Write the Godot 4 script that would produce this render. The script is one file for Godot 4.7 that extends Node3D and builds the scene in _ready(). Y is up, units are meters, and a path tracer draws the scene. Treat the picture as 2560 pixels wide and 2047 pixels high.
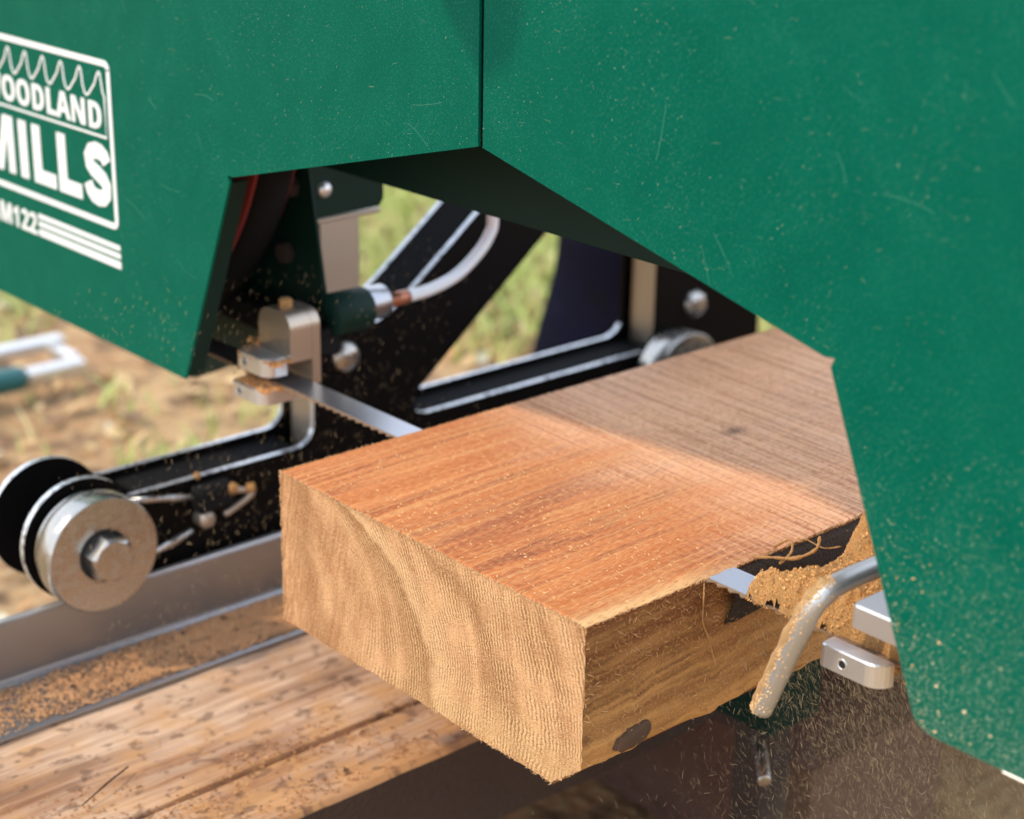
extends Node3D
# A portable band sawmill over a squared timber. Metres, y up; the saw blade runs along x, the log and track along z.

var rng := RandomNumberGenerator.new()
var used := {}
var noise_a := FastNoiseLite.new()
var noise_b := FastNoiseLite.new()
var noise_c := FastNoiseLite.new()
var M := {}

# ---------------------------------------------------------------- small helpers
func lin(r: float, g: float, b: float) -> Color:
	return Color(r, g, b).linear_to_srgb()

func mat(c: Color, rough := 0.6, metal := 0.0) -> StandardMaterial3D:
	var m := StandardMaterial3D.new()
	m.albedo_color = c
	m.roughness = rough
	m.metallic = metal
	return m

func numbered(called: String) -> String:
	var n: int = used.get(called, 0)
	used[called] = n + 1
	return called if n == 0 else "%s_%03d" % [called, n]

func tag(o: Node3D, label: String, category: String, group := "", kind := "") -> void:
	o.set_meta("label", label)
	if category != "":
		o.set_meta("category", category)
	if group != "":
		o.set_meta("group", group)
	if kind != "":
		o.set_meta("kind", kind)

func thing(called: String, label: String, category: String, at: Vector3, group := "") -> Node3D:
	var o := Node3D.new()
	o.name = numbered(called)
	add_child(o)
	o.position = at
	tag(o, label, category, group)
	return o

# commit a SurfaceTool whose vertices are in world coordinates as one named mesh under parent
func obj(called: String, st, material: Material, parent: Node = self, normals := true) -> MeshInstance3D:
	var mesh: ArrayMesh
	if st is SurfaceTool:
		if normals:
			st.generate_normals()
		mesh = st.commit()
	else:
		mesh = st
	var o := MeshInstance3D.new()
	o.mesh = mesh
	if parent == self:
		o.name = numbered(called)
		add_child(o)
	else:
		o.name = called
		parent.add_child(o, true)
		o.position = -origin_of(parent)
	if material:
		o.material_override = material
	return o

func origin_of(p: Node) -> Vector3:
	var v := Vector3.ZERO
	while p is Node3D and p != self:
		v += p.position
		p = p.get_parent()
	return v

func begin(flat := true) -> SurfaceTool:
	var st := SurfaceTool.new()
	st.begin(Mesh.PRIMITIVE_TRIANGLES)
	st.set_smooth_group(-1 if flat else 0)
	return st

func tri(st: SurfaceTool, a: Vector3, b: Vector3, c: Vector3) -> void:
	st.add_vertex(a); st.add_vertex(b); st.add_vertex(c)

func quad(st: SurfaceTool, a: Vector3, b: Vector3, c: Vector3, d: Vector3) -> void:
	tri(st, a, b, c); tri(st, a, c, d)

func area2(p: PackedVector2Array) -> float:
	var s := 0.0
	for i in p.size():
		var q := p[(i + 1) % p.size()]
		s += p[i].x * q.y - q.x * p[i].y
	return s

# place a 2D point and a depth on the axis it is extruded along
func put(axis: String, p: Vector2, d: float) -> Vector3:
	if axis == "z":
		return Vector3(p.x, p.y, d)
	if axis == "x":
		return Vector3(d, p.y, p.x)   # p = (z, y)
	return Vector3(p.x, d, p.y)       # "y": p = (x, z)

# extrude polygon between d0 < d1; part: 0 everything, 1 faces only, 2 edges only
func extrude(st: SurfaceTool, axis: String, poly: PackedVector2Array, d0: float, d1: float, part := 0) -> void:
	var p := poly.duplicate()
	if area2(p) < 0.0:
		p.reverse()
	var flip := axis != "z"
	if part != 2:
		var t := Geometry2D.triangulate_polygon(p)
		for i in range(0, t.size(), 3):
			var a := p[t[i]]; var b := p[t[i + 1]]; var c := p[t[i + 2]]
			if area2(PackedVector2Array([a, b, c])) < 0.0:
				var k := b; b = c; c = k
			if flip:
				tri(st, put(axis, a, d1), put(axis, b, d1), put(axis, c, d1))
				tri(st, put(axis, a, d0), put(axis, c, d0), put(axis, b, d0))
			else:
				tri(st, put(axis, a, d1), put(axis, c, d1), put(axis, b, d1))
				tri(st, put(axis, a, d0), put(axis, b, d0), put(axis, c, d0))
	if part != 1:
		for i in p.size():
			var a := p[i]; var b := p[(i + 1) % p.size()]
			if flip:
				quad(st, put(axis, a, d0), put(axis, b, d0), put(axis, b, d1), put(axis, a, d1))
			else:
				quad(st, put(axis, a, d0), put(axis, a, d1), put(axis, b, d1), put(axis, b, d0))

func bevel_box(st: SurfaceTool, lo: Vector3, hi: Vector3, r := 0.0015) -> void:
	var c := (lo + hi) * 0.5
	var h := (hi - lo) * 0.5
	r = minf(r, minf(h.x, minf(h.y, h.z)) * 0.9)
	var q := h - Vector3(r, r, r)
	for ax in 3:
		for s in [-1.0, 1.0]:
			var u := (ax + 1) % 3
			var v := (ax + 2) % 3
			var pts := []
			for k in [[-1, -1], [1, -1], [1, 1], [-1, 1]]:
				var p := Vector3.ZERO
				p[ax] = h[ax] * s; p[u] = q[u] * k[0]; p[v] = q[v] * k[1]
				pts.append(c + p)
			if s > 0:
				quad(st, pts[0], pts[3], pts[2], pts[1])
			else:
				quad(st, pts[0], pts[1], pts[2], pts[3])
	for ax in 3:
		var u := (ax + 1) % 3
		var v := (ax + 2) % 3
		for su in [-1.0, 1.0]:
			for sv in [-1.0, 1.0]:
				var pts := []
				for k in [[-1, 0], [1, 0], [1, 1], [-1, 1]]:
					var p := Vector3.ZERO
					p[ax] = q[ax] * k[0]
					p[u] = (h[u] if k[1] == 0 else q[u]) * su
					p[v] = (q[v] if k[1] == 0 else h[v]) * sv
					pts.append(c + p)
				if su * sv > 0:
					quad(st, pts[0], pts[3], pts[2], pts[1])
				else:
					quad(st, pts[0], pts[1], pts[2], pts[3])
	for sx in [-1.0, 1.0]:
		for sy in [-1.0, 1.0]:
			for sz in [-1.0, 1.0]:
				var a := c + Vector3(h.x * sx, q.y * sy, q.z * sz)
				var b := c + Vector3(q.x * sx, h.y * sy, q.z * sz)
				var d := c + Vector3(q.x * sx, q.y * sy, h.z * sz)
				if sx * sy * sz > 0:
					tri(st, a, d, b)
				else:
					tri(st, a, b, d)

# tube along a path; radii one per point or one for all
func tube(st: SurfaceTool, path: Array, radii, sides := 10, caps := true) -> void:
	var n := path.size()
	var rings := []
	var up := Vector3(0.123, 0.97, 0.211).normalized()
	for i in n:
		var t: Vector3 = (path[mini(i + 1, n - 1)] - path[maxi(i - 1, 0)]).normalized()
		if absf(t.dot(up)) > 0.97:
			up = Vector3(0.97, 0.1, 0.2).normalized()
		var u := (up - t * up.dot(t)).normalized()
		var v := t.cross(u)
		up = u
		var r: float = radii[i] if radii is Array or radii is PackedFloat32Array else radii
		var ring := PackedVector3Array()
		for k in sides:
			var a := TAU * k / sides
			ring.append(path[i] + (u * cos(a) + v * sin(a)) * r)
		rings.append(ring)
	for i in n - 1:
		for k in sides:
			var l := (k + 1) % sides
			quad(st, rings[i][k], rings[i + 1][k], rings[i + 1][l], rings[i][l])
	if caps:
		for k in range(1, sides - 1):
			tri(st, rings[0][0], rings[0][k], rings[0][k + 1])
			tri(st, rings[n - 1][0], rings[n - 1][k + 1], rings[n - 1][k])

# lathe a profile of (distance along axis, radius) round an axis through c
func lathe(st: SurfaceTool, c: Vector3, dir: Vector3, profile: Array, sides := 40) -> void:
	var t := dir.normalized()
	var u := t.cross(Vector3(0.3, 0.8, 0.52)).normalized()
	var v := t.cross(u)
	for i in profile.size() - 1:
		var p: Vector2 = profile[i]
		var q: Vector2 = profile[i + 1]
		for k in sides:
			var a := TAU * k / sides
			var b := TAU * (k + 1) / sides
			var da := u * cos(a) + v * sin(a)
			var db := u * cos(b) + v * sin(b)
			quad(st, c + t * p.x + da * p.y, c + t * q.x + da * q.y, c + t * q.x + db * q.y, c + t * p.x + db * p.y)

func smooth_path(pts: Array, per := 8) -> Array:
	var out := []
	for i in pts.size() - 1:
		var a: Vector3 = pts[maxi(i - 1, 0)]
		var b: Vector3 = pts[i]
		var c: Vector3 = pts[i + 1]
		var d: Vector3 = pts[mini(i + 2, pts.size() - 1)]
		for k in per:
			out.append(b.cubic_interpolate(c, a, d, float(k) / per))
	out.append(pts[-1])
	return out

# flat bar along a path in the plane of the paint, for thin raised marks
func ribbon(st: SurfaceTool, pts: PackedVector2Array, w: float, z0: float, z1: float) -> void:
	var n := pts.size()
	var l := PackedVector2Array()
	var r := PackedVector2Array()
	for i in n:
		var t := (pts[mini(i + 1, n - 1)] - pts[maxi(i - 1, 0)]).normalized()
		var o := Vector2(-t.y, t.x) * w * 0.5
		l.append(pts[i] + o); r.append(pts[i] - o)
	for i in n - 1:
		quad(st, put("z", l[i], z1), put("z", l[i + 1], z1), put("z", r[i + 1], z1), put("z", r[i], z1))
		quad(st, put("z", l[i], z0), put("z", l[i + 1], z0), put("z", l[i + 1], z1), put("z", l[i], z1))
		quad(st, put("z", r[i], z1), put("z", r[i + 1], z1), put("z", r[i + 1], z0), put("z", r[i], z0))

func arc(c: Vector2, r: float, a0: float, a1: float, n := 10) -> PackedVector2Array:
	var p := PackedVector2Array()
	for i in n + 1:
		var a := deg_to_rad(lerpf(a0, a1, float(i) / n))
		p.append(c + Vector2(cos(a), sin(a)) * r)
	return p

func texture(w: int, h: int, fn: Callable, want_height := true) -> Array:
	var px := PackedByteArray(); px.resize(w * h * 3)
	var ht := PackedByteArray(); ht.resize(w * h if want_height else 0)
	var at := 0
	for y in h:
		for x in w:
			var c: Color = fn.call(float(x) / w, float(y) / h)
			var s := c.linear_to_srgb()
			px[at * 3] = clampi(int(s.r * 255.0), 0, 255)
			px[at * 3 + 1] = clampi(int(s.g * 255.0), 0, 255)
			px[at * 3 + 2] = clampi(int(s.b * 255.0), 0, 255)
			if want_height:
				ht[at] = clampi(int(c.a * 255.0), 0, 255)
			at += 1
	var out := [ImageTexture.create_from_image(Image.create_from_data(w, h, false, Image.FORMAT_RGB8, px))]
	if want_height:
		out.append(ImageTexture.create_from_image(Image.create_from_data(w, h, false, Image.FORMAT_L8, ht)))
	return out

func textured(t: Array, rough: float, bump_cm: float, metal := 0.0) -> StandardMaterial3D:
	var m := mat(Color.WHITE, rough, metal)
	m.albedo_texture = t[0]
	m.metallic_specular = 0.22
	if t.size() > 1 and bump_cm > 0.0:
		m.heightmap_enabled = true
		m.heightmap_texture = t[1]
		m.heightmap_scale = bump_cm
	return m

func speckle_bump(m: StandardMaterial3D, scale: float, bump_cm: float, freq := 0.05, size := 256) -> void:
	var n := FastNoiseLite.new()
	n.noise_type = FastNoiseLite.TYPE_SIMPLEX
	n.frequency = freq
	n.fractal_octaves = 4
	n.seed = 11
	var t := NoiseTexture2D.new()
	t.width = size; t.height = size; t.seamless = true; t.noise = n
	m.heightmap_enabled = true
	m.heightmap_texture = t
	m.heightmap_scale = bump_cm
	m.uv1_triplanar = true
	m.uv1_scale = Vector3.ONE * scale

func scatter(called: String, mesh: Mesh, xforms: Array, colors: Array, material: Material, parent: Node, label := "", category := "") -> void:
	var mm := MultiMesh.new()
	mm.transform_format = MultiMesh.TRANSFORM_3D
	mm.use_colors = true
	mm.mesh = mesh
	mm.instance_count = xforms.size()
	for i in xforms.size():
		mm.set_instance_transform(i, xforms[i])
		mm.set_instance_color(i, colors[i])
	var o := MultiMeshInstance3D.new()
	o.multimesh = mm
	o.material_override = material
	if parent == self:
		o.name = numbered(called)
		add_child(o)
	else:
		o.name = called
		parent.add_child(o, true)
		o.position = -origin_of(parent)
	o.set_meta("kind", "stuff")
	if label != "":
		tag(o, label, category, "", "stuff")

func turned() -> Basis:
	return Basis.from_euler(Vector3(rng.randf() * TAU, rng.randf() * TAU, rng.randf() * TAU))

func chip_mesh(sx: float, sy: float, sz: float) -> ArrayMesh:
	var st := begin()
	var p := [Vector3(-sx, 0, -sz * 0.6), Vector3(sx, -sy * 0.4, -sz), Vector3(sx * 0.8, sy * 0.3, sz), Vector3(-sx * 0.9, -sy * 0.2, sz * 0.7), Vector3(0, sy, 0.1 * sz)]
	tri(st, p[0], p[1], p[4]); tri(st, p[1], p[2], p[4]); tri(st, p[2], p[3], p[4]); tri(st, p[3], p[0], p[4])
	tri(st, p[0], p[2], p[1]); tri(st, p[0], p[3], p[2])
	st.generate_normals()
	return st.commit()

func fibre_mesh(length: float, r: float, curl := 0.2) -> ArrayMesh:
	var st := begin(false)
	var path := []
	for i in 5:
		var t := i / 4.0 - 0.5
		path.append(Vector3(t * length, (t * t - 0.1) * length * curl, sin(t * 5.0) * length * curl * 0.2))
	tube(st, path, [r * 0.5, r, r, r * 0.9, r * 0.4], 4, true)
	st.generate_normals()
	return st.commit()

func _ready() -> void:
	rng.seed = 4207
	noise_a.seed = 3; noise_a.frequency = 1.0; noise_a.fractal_octaves = 3
	noise_b.seed = 17; noise_b.frequency = 1.0; noise_b.fractal_type = FastNoiseLite.FRACTAL_NONE
	noise_c.seed = 29; noise_c.frequency = 1.0; noise_c.fractal_octaves = 5
	# ------------------------------------------------------------ camera, sky, sun, exposure
	var cam := Camera3D.new()
	cam.name = "camera"
	add_child(cam)
	cam.transform = Transform3D(Basis(Vector3(0.6633, 0.0159, -0.7482), Vector3(-0.2686, 0.9382, -0.2182), Vector3(0.6985, 0.3457, 0.6266)).orthonormalized(), Vector3(0.7751, 0.3795, 0.5225))
	var lens := CameraAttributesPhysical.new()
	lens.frustum_focal_length = 52.6
	lens.exposure_aperture = 5.6
	lens.frustum_focus_distance = 0.89
	lens.frustum_near = 0.02
	lens.frustum_far = 300.0
	cam.attributes = lens
	cam.fov = 25.70
	cam.near = 0.02
	cam.far = 300.0
	cam.current = true
	var env := Environment.new()
	env.background_mode = Environment.BG_SKY
	env.tonemap_mode = Environment.TONE_MAPPER_LINEAR
	env.tonemap_exposure = 0.84
	env.sdfgi_enabled = true
	env.ssao_enabled = true
	env.ssil_enabled = true
	var sky_mat := ProceduralSkyMaterial.new()
	sky_mat.sky_top_color = lin(0.62, 0.72, 0.90)
	sky_mat.sky_horizon_color = lin(0.86, 0.90, 0.94)
	sky_mat.sky_curve = 0.2
	sky_mat.ground_bottom_color = lin(0.2, 0.17, 0.11)
	sky_mat.ground_horizon_color = lin(0.4, 0.42, 0.42)
	sky_mat.sun_angle_max = 6.0
	env.sky = Sky.new()
	env.sky.sky_material = sky_mat
	env.background_energy_multiplier = 2.7
	var we := WorldEnvironment.new()
	we.name = "world_environment"
	we.environment = env
	add_child(we)
	var sun := DirectionalLight3D.new()
	sun.name = "sun"
	add_child(sun)
	sun.look_at_from_position(Vector3(-0.36, 1.0, 0.87) * 10.0, Vector3.ZERO)
	sun.light_color = Color(1.0, 0.93, 0.82)
	sun.light_energy = 0.95
	sun.light_angular_distance = 2.6
	sun.shadow_enabled = true

	env.volumetric_fog_enabled = true
	env.volumetric_fog_density = 0.0
	materials()
	ground()
	track()
	timber()
	mill()
	small_things()
	person()
	sawdust()

func materials() -> void:
	M.green = mat(lin(0.0005, 0.112, 0.066), 0.5)
	M.green.metallic_specular = 0.12
	M.green.clearcoat_enabled = true
	M.green.clearcoat = 0.06
	M.green.clearcoat_roughness = 0.22
	speckle_bump(M.green, 4.2, 0.004, 0.12)
	var film := texture(512, 512, func(u: float, v: float) -> Color:
		var a := TAU * u
		var b := TAU * v
		var n := noise_c.get_noise_3d(cos(a) * 1.2 + cos(b) * 0.7, sin(a) * 1.2 + sin(b) * 0.7, cos(b) * 1.2) * 1.6
		var f := noise_b.get_noise_2d(u * 160.0, v * 160.0)
		var g := noise_b.get_noise_2d(u * 390.0 + 7.0, v * 390.0)
		var k := clampf(0.95 + n * 0.05 + f * 0.08, 0.5, 1.1)
		var c := Color(0.0006, 0.108, 0.066) * k
		c = c.lerp(Color(0.10, 0.24, 0.15), clampf((g * 0.8 + f * 0.4 + n * 0.12 - 0.5) * 1.5, 0.0, 0.30))
		c.a = 0.5
		return c, false)
	M.green.albedo_color = Color.WHITE
	M.green.albedo_texture = film[0]
	M.green_shaded = mat(lin(0.003, 0.020, 0.014), 0.55)  # green paint darkened: shade in and under the machine is put into colour
	M.green_shaded.metallic_specular = 0.3
	M.black = mat(lin(0.004, 0.0035, 0.0035), 0.45)
	M.black.metallic_specular = 0.22
	speckle_bump(M.black, 14.0, 0.006, 0.1)
	M.edge = mat(Color.WHITE, 0.42, 0.75)
	var worn := NoiseTexture2D.new()
	worn.width = 256; worn.height = 256; worn.seamless = true
	worn.noise = FastNoiseLite.new()
	worn.noise.frequency = 0.03
	worn.noise.fractal_octaves = 4
	worn.noise.seed = 5
	worn.color_ramp = Gradient.new()
	worn.color_ramp.offsets = PackedFloat32Array([0.0, 0.20, 0.30, 1.0])
	worn.color_ramp.colors = PackedColorArray([Color(0.12, 0.12, 0.13), Color(0.35, 0.35, 0.36), Color(0.86, 0.87, 0.88), Color(0.93, 0.93, 0.93)])
	M.edge.albedo_texture = worn
	M.edge.uv1_triplanar = true
	M.edge.uv1_scale = Vector3.ONE * 16.0
	M.rail = mat(lin(0.33, 0.33, 0.335), 0.34, 0.85)
	M.zinc = mat(lin(0.46, 0.435, 0.395), 1.0, 0.92)
	var scuff := NoiseTexture2D.new()
	scuff.width = 256; scuff.height = 256; scuff.seamless = true
	scuff.noise = FastNoiseLite.new()
	scuff.noise.frequency = 0.02
	scuff.noise.fractal_octaves = 5
	scuff.noise.seed = 8
	scuff.color_ramp = Gradient.new()
	scuff.color_ramp.offsets = PackedFloat32Array([0.2, 0.8])
	scuff.color_ramp.colors = PackedColorArray([Color(0.14, 0.14, 0.14), Color(0.40, 0.40, 0.40)])
	M.zinc.roughness_texture = scuff
	speckle_bump(M.zinc, 20.0, 0.002, 0.15)
	M.zinc_dull = mat(lin(0.50, 0.43, 0.35), 0.45, 0.8)  # tan tint: warm reflections are put into the zinc colour
	M.arm = mat(lin(0.52, 0.43, 0.34), 0.36, 0.85)  # beige tint carries the reflection of sawdust and timber
	M.steel = mat(lin(0.42, 0.43, 0.46), 0.28, 0.95)
	M.blade = mat(lin(0.46, 0.465, 0.50), 0.30, 0.92)
	M.tooth = mat(lin(0.34, 0.22, 0.13), 0.6, 0.4)
	M.alu = mat(lin(0.72, 0.71, 0.69), 0.33, 0.8)
	M.galv = mat(lin(0.50, 0.50, 0.48), 0.36, 0.7)
	speckle_bump(M.galv, 60.0, 0.012, 0.08)
	M.hole = mat(lin(0.008, 0.008, 0.008), 0.7)
	M.red = mat(lin(0.26, 0.028, 0.026), 0.6)
	M.rubber = mat(lin(0.010, 0.010, 0.010), 0.9)
	M.rubber.metallic_specular = 0.25
	M.white_paint = mat(lin(0.82, 0.83, 0.80), 0.5)
	M.copper = mat(lin(0.42, 0.16, 0.09), 0.35, 0.6)
	M.hose = mat(lin(0.72, 0.75, 0.78), 0.22)
	M.hose.subsurf_scatter_enabled = true
	M.hose.subsurf_scatter_strength = 0.4
	M.teal = mat(lin(0.006, 0.10, 0.095), 0.35)
	M.dust = mat(Color.WHITE, 0.95)
	M.dust.vertex_color_use_as_albedo = true
	M.sawdust = mat(lin(0.66, 0.30, 0.09), 0.95)
	speckle_bump(M.sawdust, 70.0, 0.16, 0.11)
	M.sawdust.albedo_color = Color.WHITE
	var sd := NoiseTexture2D.new()
	sd.width = 256; sd.height = 256; sd.seamless = true
	sd.noise = FastNoiseLite.new()
	sd.noise.frequency = 0.05
	sd.noise.fractal_octaves = 5
	sd.noise.seed = 21
	sd.color_ramp = Gradient.new()
	sd.color_ramp.offsets = PackedFloat32Array([0.15, 0.45, 0.8])
	sd.color_ramp.colors = PackedColorArray([lin(0.52, 0.21, 0.055), lin(0.74, 0.37, 0.12), lin(0.86, 0.52, 0.21)])
	M.sawdust.albedo_texture = sd
	M.fibre = mat(lin(0.55, 0.25, 0.09), 0.9)
	M.bark = mat(lin(0.035, 0.02, 0.012), 0.95)
	speckle_bump(M.bark, 40.0, 0.2, 0.05)
	M.shaded_old_wood = mat(lin(0.05, 0.028, 0.017), 0.95)  # shade on the unlit side of the beam is put into this brown
	speckle_bump(M.shaded_old_wood, 16.0, 0.12, 0.04)
	M.sleeper = mat(lin(0.17, 0.085, 0.058), 0.95)
	speckle_bump(M.sleeper, 24.0, 0.3, 0.06)
	M.rust = mat(lin(0.035, 0.022, 0.016), 0.85)

# ---------------------------------------------------------------- the yard
func ground() -> void:
	var t := texture(1024, 1024, func(u: float, v: float) -> Color:
		var x := u * 5.0
		var y := v * 5.0
		var n := noise_c.get_noise_2d(x * 2.2, y * 2.2)
		var f := noise_a.get_noise_2d(x * 14.0 + 40.0, y * 14.0)
		var k := noise_b.get_noise_2d(x * 55.0, y * 55.0)
		var c := Color(0.36, 0.205, 0.10).lerp(Color(0.52, 0.34, 0.17), clampf(0.5 + n * 1.4, 0, 1))
		c = c.lerp(Color(0.10, 0.062, 0.04), clampf(f * 1.5 - 0.05, 0, 0.85))
		c = c.lerp(Color(0.45, 0.36, 0.2), clampf(k * 0.9 - 0.2, 0, 0.6))
		c.a = 0.5 + f * 0.25 + k * 0.25
		return c)
	var m := textured(t, 0.95, 1.0)
	var st := begin(false)
	# fine near the mill, coarse to the horizon
	var xs := []
	for i in 61:
		var s := i / 30.0 - 1.0
		xs.append(signf(s) * (absf(s) * 2.5 + pow(absf(s), 6.0) * 120.0))
	for i in 60:
		for j in 60:
			var q := []
			for k in [[0, 0], [1, 0], [1, 1], [0, 1]]:
				var x: float = xs[i + k[0]] - 0.6
				var z: float = xs[j + k[1]] - 0.6
				var y := -0.365 + noise_a.get_noise_2d(x * 1.5, z * 1.5) * 0.02
				q.append([Vector3(x, y, z), Vector2(x / 5.0, z / 5.0)])
			for k in [0, 1, 2, 0, 2, 3]:
				st.set_uv(q[k][1])
				st.add_vertex(q[k][0])
	var g := obj("ground", st, m)
	tag(g, "brown earth yard strewn with sawdust, dry leaves and thin grass", "ground", "", "structure")
	# dry leaves and grass
	var leaf := begin()
	tri(leaf, Vector3(-1, 0, 0), Vector3(-0.2, 0.15, -0.42), Vector3(0, 0.05, 0)); tri(leaf, Vector3(-1, 0, 0), Vector3(0, 0.05, 0), Vector3(-0.2, 0.15, 0.42))
	tri(leaf, Vector3(-0.2, 0.15, -0.42), Vector3(1, 0.25, 0), Vector3(0, 0.05, 0)); tri(leaf, Vector3(0, 0.05, 0), Vector3(1, 0.25, 0), Vector3(-0.2, 0.15, 0.42))
	leaf.generate_normals()
	var lm: ArrayMesh = leaf.commit()
	var xf := []
	var cl := []
	for i in 8000:
		var x := rng.randf_range(-3.4, -0.3)
		var z := rng.randf_range(-3.2, 1.6)
		var y := -0.358 + noise_a.get_noise_2d(x * 1.5, z * 1.5) * 0.02
		var s := rng.randf_range(0.010, 0.024)
		xf.append(Transform3D(Basis.from_euler(Vector3(rng.randf_range(-0.5, 0.5), rng.randf() * TAU, rng.randf_range(-0.5, 0.5))).scaled(Vector3.ONE * s), Vector3(x, y, z)))
		var k := rng.randf()
		var c := Color(0.50, 0.28, 0.12).lerp(Color(0.66, 0.48, 0.24), rng.randf()) if k < 0.66 else Color(0.13, 0.075, 0.05).lerp(Color(0.30, 0.17, 0.10), rng.randf())
		if k > 0.93:
			c = Color(0.62, 0.56, 0.42)
		cl.append(c)
	scatter("fallen_leaves", lm, xf, cl, M.dust, self, "brown and tan dry leaves lying over the yard behind the mill", "leaves")
	var blade := begin()
	tri(blade, Vector3(-0.05, 0, 0), Vector3(0.05, 0, 0), Vector3(0.04, 0.55, 0.1)); tri(blade, Vector3(-0.05, 0, 0), Vector3(0.04, 0.55, 0.1), Vector3(-0.04, 0.55, 0.1))
	tri(blade, Vector3(-0.04, 0.55, 0.1), Vector3(0.04, 0.55, 0.1), Vector3(0, 1, 0.42))
	blade.generate_normals()
	var bm: ArrayMesh = blade.commit()
	xf = []; cl = []
	for i in 150000:
		var x := rng.randf_range(-3.4, 0.4)
		var z := rng.randf_range(-4.0, 0.6)
		var d := noise_c.get_noise_2d(x * 1.1 + 9.0, z * 1.1) * 1.3
		# thicker away from the worked ground beside the mill
		if x > -0.45 and z > -1.2:
			continue
		var far := clampf((-z - 0.80 - absf(x + 1.15) * 0.15) * 3.4, 0.0, 1.0) + clampf((-x - 1.22) * 4.0, 0, 1) * 0.6
		if rng.randf() > clampf(d * 0.8 + far * 1.6 - 0.1, 0.015, 1.0):
			continue
		var y := -0.366 + noise_a.get_noise_2d(x * 1.5, z * 1.5) * 0.02
		var s := rng.randf_range(0.016, 0.042)
		xf.append(Transform3D(Basis.from_euler(Vector3(rng.randf_range(-0.7, 0.7), rng.randf() * TAU, 0)).scaled(Vector3(s * 2.6, s, s)), Vector3(x, y, z)))
		cl.append(Color(0.30, 0.40, 0.09).lerp(Color(0.50, 0.54, 0.20), rng.randf()) if rng.randf() < 0.8 else Color(0.5, 0.42, 0.2))
	scatter("grass", bm, xf, cl, M.dust, self, "thin green grass growing in the yard behind the mill", "grass")

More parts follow.
